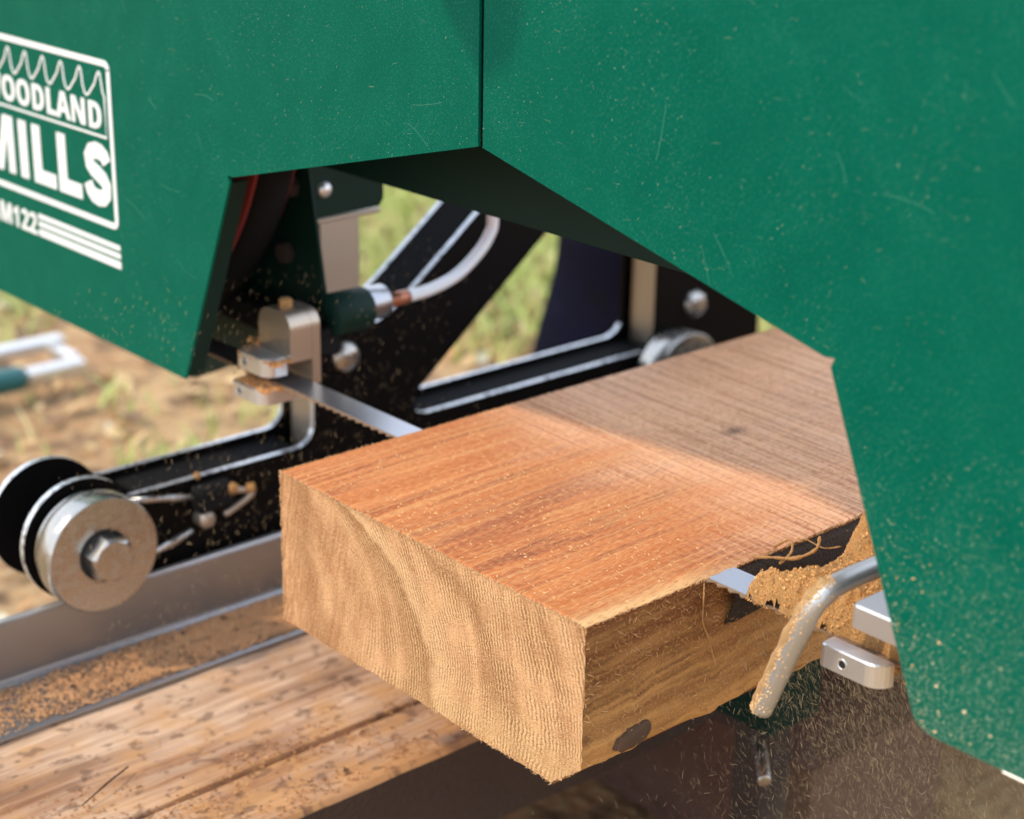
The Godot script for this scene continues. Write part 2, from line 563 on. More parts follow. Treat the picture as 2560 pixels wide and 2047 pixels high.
# ---------------------------------------------------------------- the track under the mill
func track() -> void:
	# long timber that carries the rail
	var tw := texture(640, 1280, func(u: float, v: float) -> Color:
		var x := u * 0.29
		var z := v * 0.9
		var n := noise_a.get_noise_2d(x * 90.0, z * 4.0)
		var f := noise_b.get_noise_2d(x * 420.0, z * 16.0)
		var p := noise_c.get_noise_2d(x * 9.0 + 3.0, z * 5.0)
		var q := noise_a.get_noise_2d(x * 22.0 + 80.0, z * 1.6)
		var c := Color(0.32, 0.16, 0.085).lerp(Color(0.66, 0.445, 0.295), clampf(0.62 + n * 0.55 + p * 0.8 - (u - 0.5) * 0.7, 0, 1))
		c = c.lerp(Color(0.24, 0.125, 0.07), clampf(q * 1.8 - 0.12 + f * 0.25, 0, 0.75))
		c = c.lerp(Color(0.19, 0.09, 0.045), clampf(f * 0.7 + n * 0.5 - 0.28, 0, 0.7))
		var s := noise_c.get_noise_2d(x * 26.0, z * 26.0 + 70.0)
		c = c.lerp(Color(0.56, 0.29, 0.115), clampf((s + (u - 0.5) * 1.2) * 0.9 + f * 0.2, 0, 0.75))
		var d := noise_b.get_noise_2d(x * 130.0, z * 110.0 + 20.0)
		c = c.lerp(Color(0.07, 0.035, 0.02), clampf((d - 0.74) * 3.0, 0, 0.6))
		var blot := noise_c.get_noise_2d(x * 60.0 + 11.0, z * 45.0)
		c = c.lerp(Color(0.13, 0.07, 0.045), clampf((blot - 0.26) * 3.0, 0, 0.6))
		c.a = 0.5 + n * 0.25 + f * 0.2
		return c)
	var beam := thing("track_beam", "weathered sawdust-strewn wooden beam lying under the steel track rail", "beam", Vector3(-0.1, -0.257, -0.2))
	var m := textured(tw, 0.9, 0.25)
	var top := -0.1875
	var st := begin()
	# cross-section strips (x, y), a crack between the second and third pair
	var sec := [Vector2(-0.24, -0.257), Vector2(-0.24, top), Vector2(-0.116, top), Vector2(-0.061, top + 0.0008), Vector2(-0.0595, top - 0.001), Vector2(-0.011, top), Vector2(-0.0092, top - 0.008), Vector2(-0.0078, top - 0.008), Vector2(-0.0066, top - 0.0012), Vector2(0.0448, top - 0.0012), Vector2(0.0466, top - 0.0045)]
	var nz := 90
	for j in nz:
		for i in sec.size() - 1:
			var pts := []
			for k in [[0, 0], [0, 1], [1, 1], [1, 0]]:
				var a: Vector2 = sec[i + k[0]]
				var z := lerpf(0.75, -1.5, float(j + k[1]) / nz)
				var y := a.y
				var x := a.x
				if a.y > -0.25:
					y += noise_a.get_noise_2d(a.x * 40.0, z * 9.0) * 0.0016
					x += noise_a.get_noise_2d(z * 7.0, float(i + k[0]) * 3.1) * (0.0012 if i + k[0] < 9 else 0.0028)
				pts.append([Vector3(x, y, z), Vector2((a.x + 0.24) / 0.29 + (a.y - top) * 3.4, (z + 0.55) / 0.9)])
			for k in [0, 1, 2, 0, 2, 3]:
				st.set_uv(pts[k][1])
				st.add_vertex(pts[k][0])
	st.generate_normals()
	obj("beam_wood", st, m, beam, false)
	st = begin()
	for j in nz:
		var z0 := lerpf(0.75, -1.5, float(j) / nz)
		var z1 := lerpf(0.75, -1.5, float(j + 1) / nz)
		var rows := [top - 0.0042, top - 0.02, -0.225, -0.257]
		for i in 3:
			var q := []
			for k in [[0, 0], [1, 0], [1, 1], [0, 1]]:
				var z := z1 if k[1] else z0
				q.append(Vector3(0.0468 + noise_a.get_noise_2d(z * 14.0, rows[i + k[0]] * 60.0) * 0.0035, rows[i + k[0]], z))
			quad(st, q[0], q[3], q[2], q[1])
	obj("beam_front", st, M.shaded_old_wood, beam)  # painted darker than the top because this side faces away from the sun
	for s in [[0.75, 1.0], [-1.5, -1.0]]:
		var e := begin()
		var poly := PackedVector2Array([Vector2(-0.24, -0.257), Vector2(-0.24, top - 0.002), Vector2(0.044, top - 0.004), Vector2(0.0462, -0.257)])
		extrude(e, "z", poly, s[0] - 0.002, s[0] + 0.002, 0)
		obj("beam_end", e, M.shaded_old_wood, beam)
	# dirt crumbs lying on it
	var chip := chip_mesh(1.0, 0.6, 0.8)
	var xf := []
	var cl := []
	for i in 130:
		var z := rng.randf_range(-0.3, 0.3)
		var x := -0.12 + 0.16 * pow(rng.randf(), 0.55)
		if noise_a.get_noise_2d(x * 30.0, z * 14.0) < 0.12:
			continue
		if rng.randf() < 0.5:
			x = rng.randf_range(-0.015, 0.042); z = rng.randf_range(-0.13, 0.13)
		var s := 0.0004 + 0.0016 * pow(rng.randf(), 5.0)
		if i < 12:
			s = rng.randf_range(0.0018, 0.0032)
		xf.append(Transform3D(turned().scaled(Vector3.ONE * s), Vector3(x, top + s * 0.3, z)))
		cl.append(Color(0.045, 0.026, 0.018).lerp(Color(0.2, 0.085, 0.035), rng.randf()))
	scatter("dirt_crumbs", chip, xf, cl, M.dust, beam)
	xf = []; cl = []
	for i in 6000:
		var z := rng.randf_range(-0.28, 0.32)
		var x := -0.115 + 0.158 * sqrt(rng.randf())
		if noise_c.get_noise_2d(x * 24.0, z * 12.0) + (x - 0.0) * 4.0 < rng.randf() * 0.5 - 0.2:
			continue
		var s := rng.randf_range(0.00035, 0.001)
		xf.append(Transform3D(turned().scaled(Vector3(s, s, s * 1.6)), Vector3(x, top + s * 0.4, z)))
		cl.append(Color(0.62, 0.31, 0.12).lerp(Color(0.34, 0.16, 0.06), rng.randf()))
	scatter("sawdust_grains", chip, xf, cl, M.dust, beam)
	# a wisp of dry grass and a twig on the beam
	var tw1 := thing("dry_twig", "thin dark twig lying on the beam near the left corner", "twig", Vector3(-0.046, top, 0.1))
	st = begin(false)
	tube(st, [Vector3(-0.052, top + 0.004, 0.078), Vector3(-0.042, top + 0.006, 0.096), Vector3(-0.034, top + 0.003, 0.118)], [0.0005, 0.0006, 0.0004], 6)
	obj("stem", st, M.bark, tw1)
	# rail: an angle section
	var rail := thing("track_rail", "silver angle steel track rail on the wooden beam, dusted with sawdust", "rail", Vector3(-0.16, -0.187, -0.2))
	st = begin()
	bevel_box(st, Vector3(-0.1905, -0.187, -1.6), Vector3(-0.185, -0.139, 0.8), 0.0012)
	obj("upright_flange", st, M.rail, rail)
	st = begin()
	bevel_box(st, Vector3(-0.1900, -0.1395, -1.6), Vector3(-0.1855, -0.1383, 0.8), 0.0004)
	obj("polished_top", st, M.alu, rail)
	st = begin()
	bevel_box(st, Vector3(-0.1848, -0.187, -1.6), Vector3(-0.1275, -0.1827, 0.8), 0.0014)
	obj("flat_flange", st, M.rail, rail)
	st = begin(false)
	for i in 6:
		var a0 := deg_to_rad(180.0 + 15.0 * i)
		var a1 := deg_to_rad(195.0 + 15.0 * i)
		var p0 := Vector2(-0.1801 + 0.005 * cos(a0), -0.1777 + 0.005 * sin(a0))
		var p1 := Vector2(-0.1801 + 0.005 * cos(a1), -0.1777 + 0.005 * sin(a1))
		quad(st, Vector3(p0.x, p0.y, 0.8), Vector3(p1.x, p1.y, 0.8), Vector3(p1.x, p1.y, -1.6), Vector3(p0.x, p0.y, -1.6))
	obj("corner_fillet", st, M.rail, rail)
	# sawdust lying in thin drifts on the flat flange
	st = begin(false)
	var cell := 0.0013
	for i in 320:
		for j in 43:
			var z := 0.22 - i * cell
			var x := -0.1838 + j * cell
			var e := clampf(minf(float(j), 42.0 - j) / 6.0, 0.0, 1.0)
			var cover := clampf((0.16 - z) * 4.2, 0.0, 1.0)
			var n := noise_c.get_noise_2d(x * 70.0, z * 34.0) * 0.45 + noise_b.get_noise_2d(x * 1100.0, z * 1100.0) * 0.62
			if n < 0.42 - 0.5 * e * (0.35 + cover) - 0.28 * cover:
				continue
			var h := PackedFloat32Array()
			for k in [[0, 0], [1, 0], [1, 1], [0, 1]]:
				h.append(-0.1822 + 0.0009 * absf(noise_b.get_noise_2d((x + k[0] * cell) * 520.0, (z - k[1] * cell) * 520.0)))
			quad(st, Vector3(x, h[0], z), Vector3(x, h[3], z - cell), Vector3(x + cell, h[2], z - cell), Vector3(x + cell, h[1], z))
	var dd := obj("sawdust_film", st, mat(lin(0.46, 0.235, 0.105), 0.95), rail)
	dd.set_meta("kind", "stuff")
	xf = []; cl = []
	for i in 9000:
		var z := rng.randf_range(-0.2, 0.17)
		var x := -0.179 + 0.05 * rng.randf()
		var s := rng.randf_range(0.0002, 0.0006)
		if rng.randf() > 0.55 + noise_c.get_noise_2d(x * 50.0, z * 26.0):
			continue
		xf.append(Transform3D(turned().scaled(Vector3(s, s, s * 1.5)), Vector3(x, -0.1818 + s * 0.3, z)))
		cl.append(Color(0.62, 0.33, 0.14).lerp(Color(0.36, 0.17, 0.07), rng.randf()))
	scatter("sawdust_grains", chip, xf, cl, M.dust, rail)
	xf = []; cl = []
	for i in 22:
		var z := rng.randf_range(-0.16, 0.06)
		xf.append(Transform3D(turned().scaled(Vector3.ONE * rng.randf_range(0.0008, 0.0028)), Vector3(rng.randf_range(-0.18, -0.133), -0.1815, z)))
		cl.append(Color(0.05, 0.028, 0.02))
	scatter("dirt_crumbs", chip, xf, cl, M.dust, rail)
	# cross sleepers that carry the beam
	var k := 0
	for z in [-0.4, -1.3]:
		var s := thing("cross_sleeper", ["short rough wooden sleeper end dusted with sawdust under the beam below the timber", "rough wooden sleeper under the beam far behind the saw"][k], "sleeper", Vector3(-0.1, -0.36, z), "sleepers under the track")
		st = begin()
		var seg := 14
		for i in seg:
			var x0 := lerpf(-0.4, 0.137, float(i) / seg)
			var x1 := lerpf(-0.4, 0.137, float(i + 1) / seg)
			var a0 := noise_a.get_noise_2d(x0 * 20.0, z) * 0.003
			var a1 := noise_a.get_noise_2d(x1 * 20.0, z) * 0.003
			quad(st, Vector3(x0, -0.258, z + 0.075 + a0), Vector3(x1, -0.258, z + 0.075 + a1), Vector3(x1, -0.36, z + 0.075 + a1), Vector3(x0, -0.36, z + 0.075 + a0))
			quad(st, Vector3(x0, -0.258, z - 0.075), Vector3(x1, -0.258, z - 0.075), Vector3(x1, -0.258, z + 0.075 + a1), Vector3(x0, -0.258, z + 0.075 + a0))
			quad(st, Vector3(x1, -0.258, z - 0.075), Vector3(x0, -0.258, z - 0.075), Vector3(x0, -0.36, z - 0.075), Vector3(x1, -0.36, z - 0.075))
		quad(st, Vector3(0.137, -0.258, z + 0.075), Vector3(0.137, -0.258, z - 0.075), Vector3(0.137, -0.36, z - 0.075), Vector3(0.137, -0.36, z + 0.075))
		quad(st, Vector3(-0.4, -0.258, z - 0.075), Vector3(-0.4, -0.258, z + 0.075), Vector3(-0.4, -0.36, z + 0.075), Vector3(-0.4, -0.36, z - 0.075))
		obj("sleeper_wood", st, M.sleeper, s)
		k += 1
	# log bunk that the timber rests on
	for z in [-0.55, -1.6]:
		var b := thing("log_bunk", ["dark green steel bunk crossing under the timber behind the saw", "dark green steel bunk crossing under the far end of the timber"][0 if z > -1.0 else 1], "log bunk", Vector3(0.15, -0.16, z), "steel bunks under the timber")
		st = begin()
		bevel_box(st, Vector3(-0.1845, -0.157, z - 0.03), Vector3(0.46, -0.0935, z + 0.03), 0.002)
		obj("bunk_tube", st, M.green_shaded, b)
		st = begin()
		bevel_box(st, Vector3(0.40, -0.36, z - 0.03), Vector3(0.455, -0.158, z + 0.03), 0.002)
		obj("bunk_leg", st, M.green_shaded, b)

# ---------------------------------------------------------------- the squared timber being sawn
func timber() -> void:
	var t := thing("timber", "squared orange-brown timber cant with rough sawn end, lying under the saw blade", "timber", Vector3(0.123, -0.0935, -0.9))
	var top := texture(900, 1800, func(u: float, v: float) -> Color:
		var x := u * 0.246
		var z := v * 0.62
		var warp := noise_a.get_noise_2d(x * 14.0, z * 2.0) * 0.014 + (z - 0.2) * 0.03
		var xx := x + warp
		var n := noise_a.get_noise_2d(xx * 105.0, z * 2.0)
		var n2 := noise_b.get_noise_2d(xx * 210.0, z * 6.0 + 31.0)
		var f := noise_b.get_noise_2d(xx * 700.0, z * 26.0)
		var ff := noise_b.get_noise_2d(x * 1500.0, z * 160.0 + 9.0)
		var p := noise_c.get_noise_2d(x * 13.0 + 5.0, z * 5.0)
		var c := Color(0.50, 0.150, 0.044).lerp(Color(0.66, 0.255, 0.088), clampf(0.45 + n * 0.8 + f * 0.45 + p * 0.3, 0, 1))
		c = c.lerp(Color(0.36, 0.10, 0.036), clampf(n2 * 0.8 + n * 0.6 + p * 1.5 + 0.05, 0, 0.8))
		c = c.lerp(Color(0.17, 0.045, 0.028), clampf((noise_a.get_noise_2d(xx * 46.0 + 50.0, z * 2.4) - 0.30) * 6.0, 0, 0.65) * clampf(0.4 + f, 0.1, 1))
		var heart := clampf(1.0 - absf(x - 0.118 - z * 0.02 + p * 0.02) / 0.034, 0, 1)
		c = c.lerp(Color(0.25, 0.085, 0.045), heart * clampf(0.45 + n * 0.6 + n2 * 0.4, 0, 0.8) * 0.8)
		# pale sapwood along the near edge
		var sap := clampf((x - 0.229 + n * 0.014 - z * 0.10 + f * 0.004) / 0.014, 0, 1) * clampf(1.4 - z * 10.0, 0, 1)
		c = c.lerp(Color(0.80, 0.52, 0.235), sap * 0.85)
		c = c.lerp(Color(0.66, 0.32, 0.12), clampf((noise_a.get_noise_2d(xx * 210.0 + 9.0, z * 5.0) - 0.2) * 2.6, 0, 0.5))
		# fuzz left by the teeth: lines across and a little askew, stronger further in
		var deep := smoothstep(0.09, 0.21, z + p * 0.05)
		var l1 := absf(sin((z + x * 0.055 + noise_b.get_noise_1d(z * 7.0) * 0.003) * TAU / 0.0105))
		var l2 := noise_b.get_noise_2d((z + x * 0.05) * 320.0, x * 5.0)
		var l3 := noise_b.get_noise_2d((z * 0.62 - x * 0.5) * 210.0, (x + z) * 7.0)
		var saw := clampf((l1 - 0.93) * 9.0, 0, 1) * clampf(0.6 + n2 * 1.2, 0, 1)
		c = c.lerp(Color(0.86, 0.47, 0.27), deep * clampf(0.58 + l2 * 0.55 + ff * 0.3 + z * 0.6, 0, 0.9))  # paler further in: tooth fuzz, with the far sheen put into the colour
		c = c.lerp(Color(0.40, 0.17, 0.085), deep * clampf(-l2 * 0.8 - l3 * 0.4 + f * 0.4, 0, 0.6))
		c = c.lerp(Color(0.82, 0.56, 0.33), saw * (0.12 + deep * 0.85))
		c = c.lerp(Color(0.72, 0.40, 0.16), clampf(ff * 1.3 - 0.36, 0, 0.6))
		c = c.lerp(Color(0.24, 0.075, 0.03), clampf(-ff * 1.2 + f * 0.4 - 0.45, 0, 0.5))
		# a small knot
		var kx := (x - 0.1195) / 0.010
		var kz := (z - 0.243) / 0.017
		var kd := sqrt(kx * kx + kz * kz) + noise_b.get_noise_2d(x * 900.0, z * 500.0) * 0.45
		c = c.lerp(Color(0.035, 0.026, 0.028), clampf(0.85 - kd * 1.25, 0, 0.9))
		c.a = 0.5 + n * 0.14 + f * 0.16 + ff * 0.10 + deep * (l2 * 0.12 + saw * 0.1)
		return c)
	var end := texture(1400, 520, func(u: float, v: float) -> Color:
		var x := u * 0.246
		var y := v * 0.0935
		var w := noise_b.get_noise_2d(x * 13.0, y * 13.0) * 0.0055
		var dx := x + w
		var dy := y - 0.075 + w * 0.8
		var r := sqrt(dx * dx + dy * dy)
		var a := atan2(dy, dx)
		var wide := noise_b.get_noise_1d(r * 60.0)
		var mid := noise_b.get_noise_1d(r * 190.0 + 40.0)
		var wav := r + noise_b.get_noise_2d(a * 60.0, r * 120.0) * 0.0005
		var rip := sin(wav * TAU / 0.0022) * clampf(0.72 + 0.9 * noise_b.get_noise_2d(x * 60.0 + 8.0, y * 60.0), 0.15, 1.0)
		var pores := noise_b.get_noise_2d(x * 1500.0, y * 1500.0)
		var rays := noise_b.get_noise_2d(a * 420.0, r * 90.0)
		var fuzz := noise_c.get_noise_2d(x * 420.0, y * 420.0) * 0.6 + noise_b.get_noise_2d(x * 950.0 + y * 300.0, y * 950.0) * 0.35
		var big := noise_c.get_noise_2d(x * 24.0, y * 24.0)
		var side := smoothstep(0.035, 0.12, x + y * 0.25 + big * 0.05)
		var c := Color(0.41, 0.20, 0.088).lerp(Color(0.66, 0.375, 0.185), clampf(0.5 + (wide * 0.5 + mid * 0.3) * (0.25 + 0.75 * side) + big * 0.75 + noise_b.get_noise_2d((x + y * 0.2) * 260.0, y * 25.0) * 0.35 * (1.0 - side), 0, 1))
		# one broad growth band, dark then light, that sweeps from the top edge down to the right
		var bd := x - (0.058 + 0.083 * (1.0 - exp(-y / 0.030))) + noise_a.get_noise_2d(x * 40.0, y * 40.0) * 0.006
		c = c.lerp(Color(0.25, 0.115, 0.042), clampf(1.0 + bd / 0.030, 0, 1) * smoothstep(0.005, -0.005, bd) * 0.95)
		c = c.lerp(Color(0.70, 0.44, 0.225), clampf(1.0 - bd / 0.026, 0, 1) * smoothstep(-0.005, 0.005, bd) * 0.9)
		var bd2 := bd - 0.062 + noise_b.get_noise_2d(x * 20.0, y * 20.0) * 0.008
		c = c.lerp(Color(0.29, 0.135, 0.055), clampf(1.0 - absf(bd2) / 0.016, 0, 1) * 0.75)
		c = c.lerp(Color(0.27, 0.125, 0.052), clampf(1.0 - absf(x - 0.020 - y * 0.15 + big * 0.012) / 0.018, 0, 1) * 0.6)
		c = c.lerp(Color(0.66, 0.42, 0.19), smoothstep(0.55, 1.0, v) * smoothstep(0.07, 0.2, x) * 0.6)
		c = c.lerp(Color(0.74, 0.49, 0.235), side * clampf(rip * 0.85 + rays * 0.4 + pores * 0.15 - 0.12, 0, 0.9))
		c = c.lerp(Color(0.19, 0.085, 0.036), side * clampf(-rip * 0.7 - rays * 0.3 - 0.08, 0, 0.7))
		c = c.lerp(Color(0.76, 0.50, 0.26), clampf(fuzz * 1.3 + pores * 0.7 - 0.24, 0, 0.7))
		c = c.lerp(Color(0.15, 0.062, 0.026), clampf(-fuzz * 1.3 - pores * 0.6 - 0.3, 0, 0.6))
		# torn vertical grain at the left edge
		var tear := clampf(1.0 - x / 0.035, 0, 1) * clampf(noise_b.get_noise_2d((x + y * 0.16) * 700.0, y * 70.0) * 1.4, 0, 1)
		c = c.lerp(Color(0.30, 0.125, 0.05), tear * 0.8)
		c.a = 0.45 + side * rip * 0.05 + fuzz * 0.36 + pores * 0.16 - tear * 0.25
		return c)
	var side := texture(1100, 300, func(u: float, v: float) -> Color:
		var z := u * 0.5
		var y := v * 0.095
		var n := noise_a.get_noise_2d(y * 60.0 + z * 4.0, z * 5.0)
		var n2 := noise_b.get_noise_2d(y * 260.0 + z * 18.0, z * 11.0)
		var f := noise_b.get_noise_2d(y * 900.0 + z * 40.0, z * 60.0)
		var p := noise_c.get_noise_2d(z * 12.0, y * 24.0)
		var s := noise_c.get_noise_2d(z * 420.0, y * 420.0)
		var c := Color(0.175, 0.070, 0.027).lerp(Color(0.56, 0.30, 0.105), clampf(0.0 + v * 0.95 + n * 0.7, 0, 1))
		c = c.lerp(Color(0.085, 0.032, 0.014), clampf(n2 * 0.45 + n * 0.6 + p * 0.9 - v * 0.35 + 0.02, 0, 0.65))
		c = c.lerp(Color(0.50, 0.27, 0.09), clampf(f * 0.9 - 0.3, 0, 0.55))
		c = c.lerp(Color(0.08, 0.045, 0.035), clampf((noise_b.get_noise_2d(z * 75.0, y * 90.0) - 0.72) * 2.5, 0, 0.4))
		c = c.lerp(Color(0.62, 0.30, 0.10), clampf(s * 1.4 - 0.25 + u * 0.4, 0, 0.6))
		c.a = 0.5 + n2 * 0.08 + f * 0.15 + s * 0.2
		return c)
	var mt := textured(top, 0.72, 0.05)
	mt.metallic_specular = 0.34
	mt.roughness = 1.0
	var grad := GradientTexture2D.new()
	grad.width = 4
	grad.height = 256
	grad.fill_from = Vector2(0, 0)
	grad.fill_to = Vector2(0, 1)
	grad.gradient = Gradient.new()
	grad.gradient.offsets = PackedFloat32Array([0.0, 0.15, 0.45, 1.0])
	grad.gradient.colors = PackedColorArray([Color(0.9, 0.9, 0.9), Color(0.82, 0.82, 0.82), Color(0.44, 0.44, 0.44), Color(0.36, 0.36, 0.36)])
	mt.roughness_texture = grad
	var me := textured(end, 0.92, 0.09)
	var ms := textured(side, 0.9, 0.08)
	var zl := -2.0
	# top: fine grid near the end
	var st := begin(false)
	var zs := []
	for i in 150:
		zs.append(-0.62 * pow(i / 149.0, 1.3))
	for z in [-0.9, -1.3, -2.0]:
		zs.append(z)
	var xs := [0.0, 0.0012, 0.06, 0.12, 0.18, 0.2445, 0.2462]
	var edge_x := func(i: int, z: float) -> float:
		if i == 0:
			return -0.0003 + noise_b.get_noise_1d(z * 900.0) * 0.0006
		if i == 6:
			return 0.2462 + noise_b.get_noise_1d(z * 700.0 + 40.0) * 0.0006 - clampf((-z - 0.09) * 3.0, 0, 1) * (0.002 + noise_a.get_noise_1d(z * 60.0) * 0.004)
		return xs[i]
	for j in zs.size() - 1:
		for i in 6:
			var q := []
			for k in [[0, 0], [0, 1], [1, 1], [1, 0]]:
				var z: float = zs[j + k[1]]
				var x: float = edge_x.call(i + k[0], z)
				var y := noise_b.get_noise_2d(x * 60.0, z * 90.0) * 0.00025
				if i + k[0] == 0 or i + k[0] == 6:
					y -= 0.0009
				if j + k[1] == 0:
					y -= 0.0006
					z += noise_b.get_noise_1d(x * 900.0) * 0.0004
				q.append([Vector3(x, y, z), Vector2(xs[i + k[0]] / 0.246, -z / 0.62)])
			for k in [0, 1, 2, 0, 2, 3]:
				st.set_uv(q[k][1])
				st.add_vertex(q[k][0])
	obj("top_face", st, mt, t)
	# end face: outline with the waney lower right corner
	st = begin(false)
	var nx := 70
	var ny := 26
	var low := func(x: float) -> float:
		return -0.0925 + maxf(0.0, (x - 0.226)) * 0.78 + noise_b.get_noise_1d(x * 260.0) * 0.0009
	for i in nx:
		for j in ny:
			var q := []
			for k in [[0, 0], [0, 1], [1, 1], [1, 0]]:
				var x := lerpf(-0.0004, 0.2464, float(i + k[0]) / nx)
				var b: float = low.call(x)
				var y := lerpf(-0.0006, b, float(j + k[1]) / ny)
				var z := noise_a.get_noise_2d(x * 45.0, y * 45.0) * 0.0006 + noise_b.get_noise_2d(x * 800.0, y * 800.0) * 0.0003
				if i + k[0] == 0 or i + k[0] == nx:
					x += noise_b.get_noise_1d(y * 700.0 + 5.0) * 0.0006
				q.append([Vector3(x, y, z), Vector2((x + 0.0004) / 0.247, -y / 0.0935)])
			for k in [0, 2, 1, 0, 3, 2]:
				st.set_uv(q[k][1])
				st.add_vertex(q[k][0])
	obj("end_face", st, me, t)
	# near side with its waney lower edge, underside and far side
	st = begin(false)
	nz_side(st, zs, edge_x)
	obj("near_side", st, ms, t)
	st = begin()
	quad(st, Vector3(0, -0.0005, 0), Vector3(0, -0.0925, 0), Vector3(0, -0.0925, zl), Vector3(0, -0.0005, zl))
	quad(st, Vector3(0, -0.0925, 0), Vector3(0.228, -0.0925, 0), Vector3(0.228, -0.0925, zl), Vector3(0, -0.0925, zl))
	quad(st, Vector3(0, 0, zl), Vector3(0, -0.0925, zl), Vector3(0.246, -0.08, zl), Vector3(0.246, 0, zl))
	obj("far_side", st, M.fibre, t)
	# bark and dirt on the edge, darkened to carry the shade there
	var bk := begin(false)
	for i in 60:
		var z0 := -0.098 - i * 0.012
		var z1 := z0 - 0.012
		var q := []
		for z in [z0, z1]:
			var e: float = edge_x.call(6, z)
			var n := noise_a.get_noise_1d(z * 130.0) * 0.003
			q.append([Vector3(e - 0.002, -0.0012, z), Vector3(e + 0.0045 + n, -0.0045 + n * 0.5, z), Vector3(e + 0.006 - n, -0.016 + n, z), Vector3(e - 0.001, -0.034, z)])
		for k in 3:
			quad(bk, q[0][k], q[1][k], q[1][k + 1], q[0][k + 1])
	obj("shaded_bark_strip", bk, M.bark, t)
	var pt := begin(false)
	var c := Vector2(-0.034, -0.0705)
	var ring := []
	for i in 22:
		var a := TAU * i / 22
		var r := 0.0100 * (1.0 + 0.34 * noise_b.get_noise_1d(i * 1.1) + 0.25 * cos(a * 2.0 + 0.6))
		ring.append(Vector2(c.x + cos(a) * r, clampf(c.y + sin(a) * r * 0.7, -0.083, 0)))
	for i in 22:
		var a: Vector2 = ring[i]
		var b: Vector2 = ring[(i + 1) % 22]
		var o := Vector3(0.2492, c.y, c.x)
		var pa := Vector3(0.2472, a.y, a.x); var pb := Vector3(0.2472, b.y, b.x)
		var ha := pa.lerp(o, 0.35) + Vector3(0.0016, 0, 0); var hb := pb.lerp(o, 0.35) + Vector3(0.0016, 0, 0)
		tri(pt, o, ha, hb)
		quad(pt, ha, pa, pb, hb)
		quad(pt, pa, pa - Vector3(0.006, 0, 0), pb - Vector3(0.006, 0, 0), pb)
	var bp := mat(lin(0.16, 0.085, 0.045), 0.95)
	speckle_bump(bp, 90.0, 0.12, 0.1)
	obj("bark_patch", pt, bp, t)
	# torn fibres along the edges and chips on the face
	var fm := fibre_mesh(1.0, 0.05, 0.35)
	var chip := chip_mesh(1.0, 0.5, 0.45)
	var xf := []
	var cl := []
	for i in 2600:
		var k := rng.randf()
		var p := Vector3.ZERO
		if k < 0.28:
			p = Vector3(rng.randf_range(0, 0.246), rng.randf_range(-0.0015, 0.0002), 0.0006)
		elif k < 0.5:
			p = Vector3(-0.0004, -0.0008, -0.62 * pow(rng.randf(), 1.4))
		elif k < 0.72:
			p = Vector3(0.2464, -0.001, -0.3 * rng.randf())
		elif k < 0.82:
			p = Vector3(0.0, -0.0925 * rng.randf(), 0.0004)
		else:
			p = Vector3(rng.randf_range(0.15, 0.243), 0, 0.0004)
			p.y = low.call(p.x) + rng.randf_range(-0.0004, 0.003)
		var s := rng.randf_range(0.0008, 0.0026)
		xf.append(Transform3D(turned().scaled(Vector3(s, s, s)), p))
		cl.append(Color(0.62, 0.33, 0.13).lerp(Color(0.85, 0.60, 0.32), rng.randf()))
	scatter("torn_fibres", fm, xf, cl, M.dust, t)
	xf = []; cl = []
	for i in 6500:
		var x := rng.randf_range(0.002, 0.244)
		var z := -0.50 * pow(rng.randf(), 0.8)
		var band := noise_a.get_noise_2d(x * 22.0, z * 9.0) + 0.25
		if rng.randf() > 0.35 + band:
			continue
		var s := rng.randf_range(0.0003, 0.0009)
		xf.append(Transform3D(Basis.from_euler(Vector3(rng.randf_range(-0.4, 0.4), rng.randf() * TAU, rng.randf_range(-0.4, 0.4))).scaled(Vector3(s * 1.7, s * 0.7, s * 0.8)), Vector3(x, s * 0.2, z)))
		cl.append(Color(0.60, 0.30, 0.10).lerp(Color(0.80, 0.52, 0.24), rng.randf()))
	scatter("sawdust_grains", chip, xf, cl, M.dust, t)
	xf = []; cl = []
	for i in 1500:
		var y := rng.randf_range(-0.076, -0.004)
		var z := -0.34 * rng.randf()
		var s := rng.randf_range(0.002, 0.006)
		xf.append(Transform3D(turned().scaled(Vector3(s, s * 0.55, s * 0.55)), Vector3(0.2468 + rng.randf() * 0.001, y, z)))
		cl.append(Color(0.42, 0.20, 0.075).lerp(Color(0.68, 0.42, 0.18), rng.randf()))
	scatter("side_fuzz", fm, xf, cl, M.dust, t)

func nz_side(st: SurfaceTool, zs: Array, edge_x: Callable) -> void:
	var rows := [0.0, 0.12, 0.3, 0.5, 0.68, 0.82, 0.9, 0.96, 1.0]
	for j in zs.size() - 1:
		for i in rows.size() - 1:
			var q := []
			for k in [[0, 0], [1, 0], [1, 1], [0, 1]]:
				var z: float = zs[j + k[1]]
				var v: float = rows[i + k[0]]
				var wane := -0.0765 + noise_a.get_noise_1d(z * 26.0) * 0.0035 + noise_b.get_noise_1d(z * 300.0) * 0.0007
				var x: float = edge_x.call(6, z)
				var y := lerpf(-0.0009, wane, minf(v / 0.82, 1.0))
				if v > 0.82:
					var w := (v - 0.82) / 0.18
					y = lerpf(wane, -0.0925, w)
					x -= w * 0.019
				x += noise_a.get_noise_2d(y * 80.0, z * 25.0) * 0.0006 if v > 0.0 else 0.0
				q.append([Vector3(x, y, z), Vector2(-z / 0.5, v)])
			for k in [0, 1, 2, 0, 2, 3]:
				st.set_uv(q[k][1])
				st.add_vertex(q[k][0])

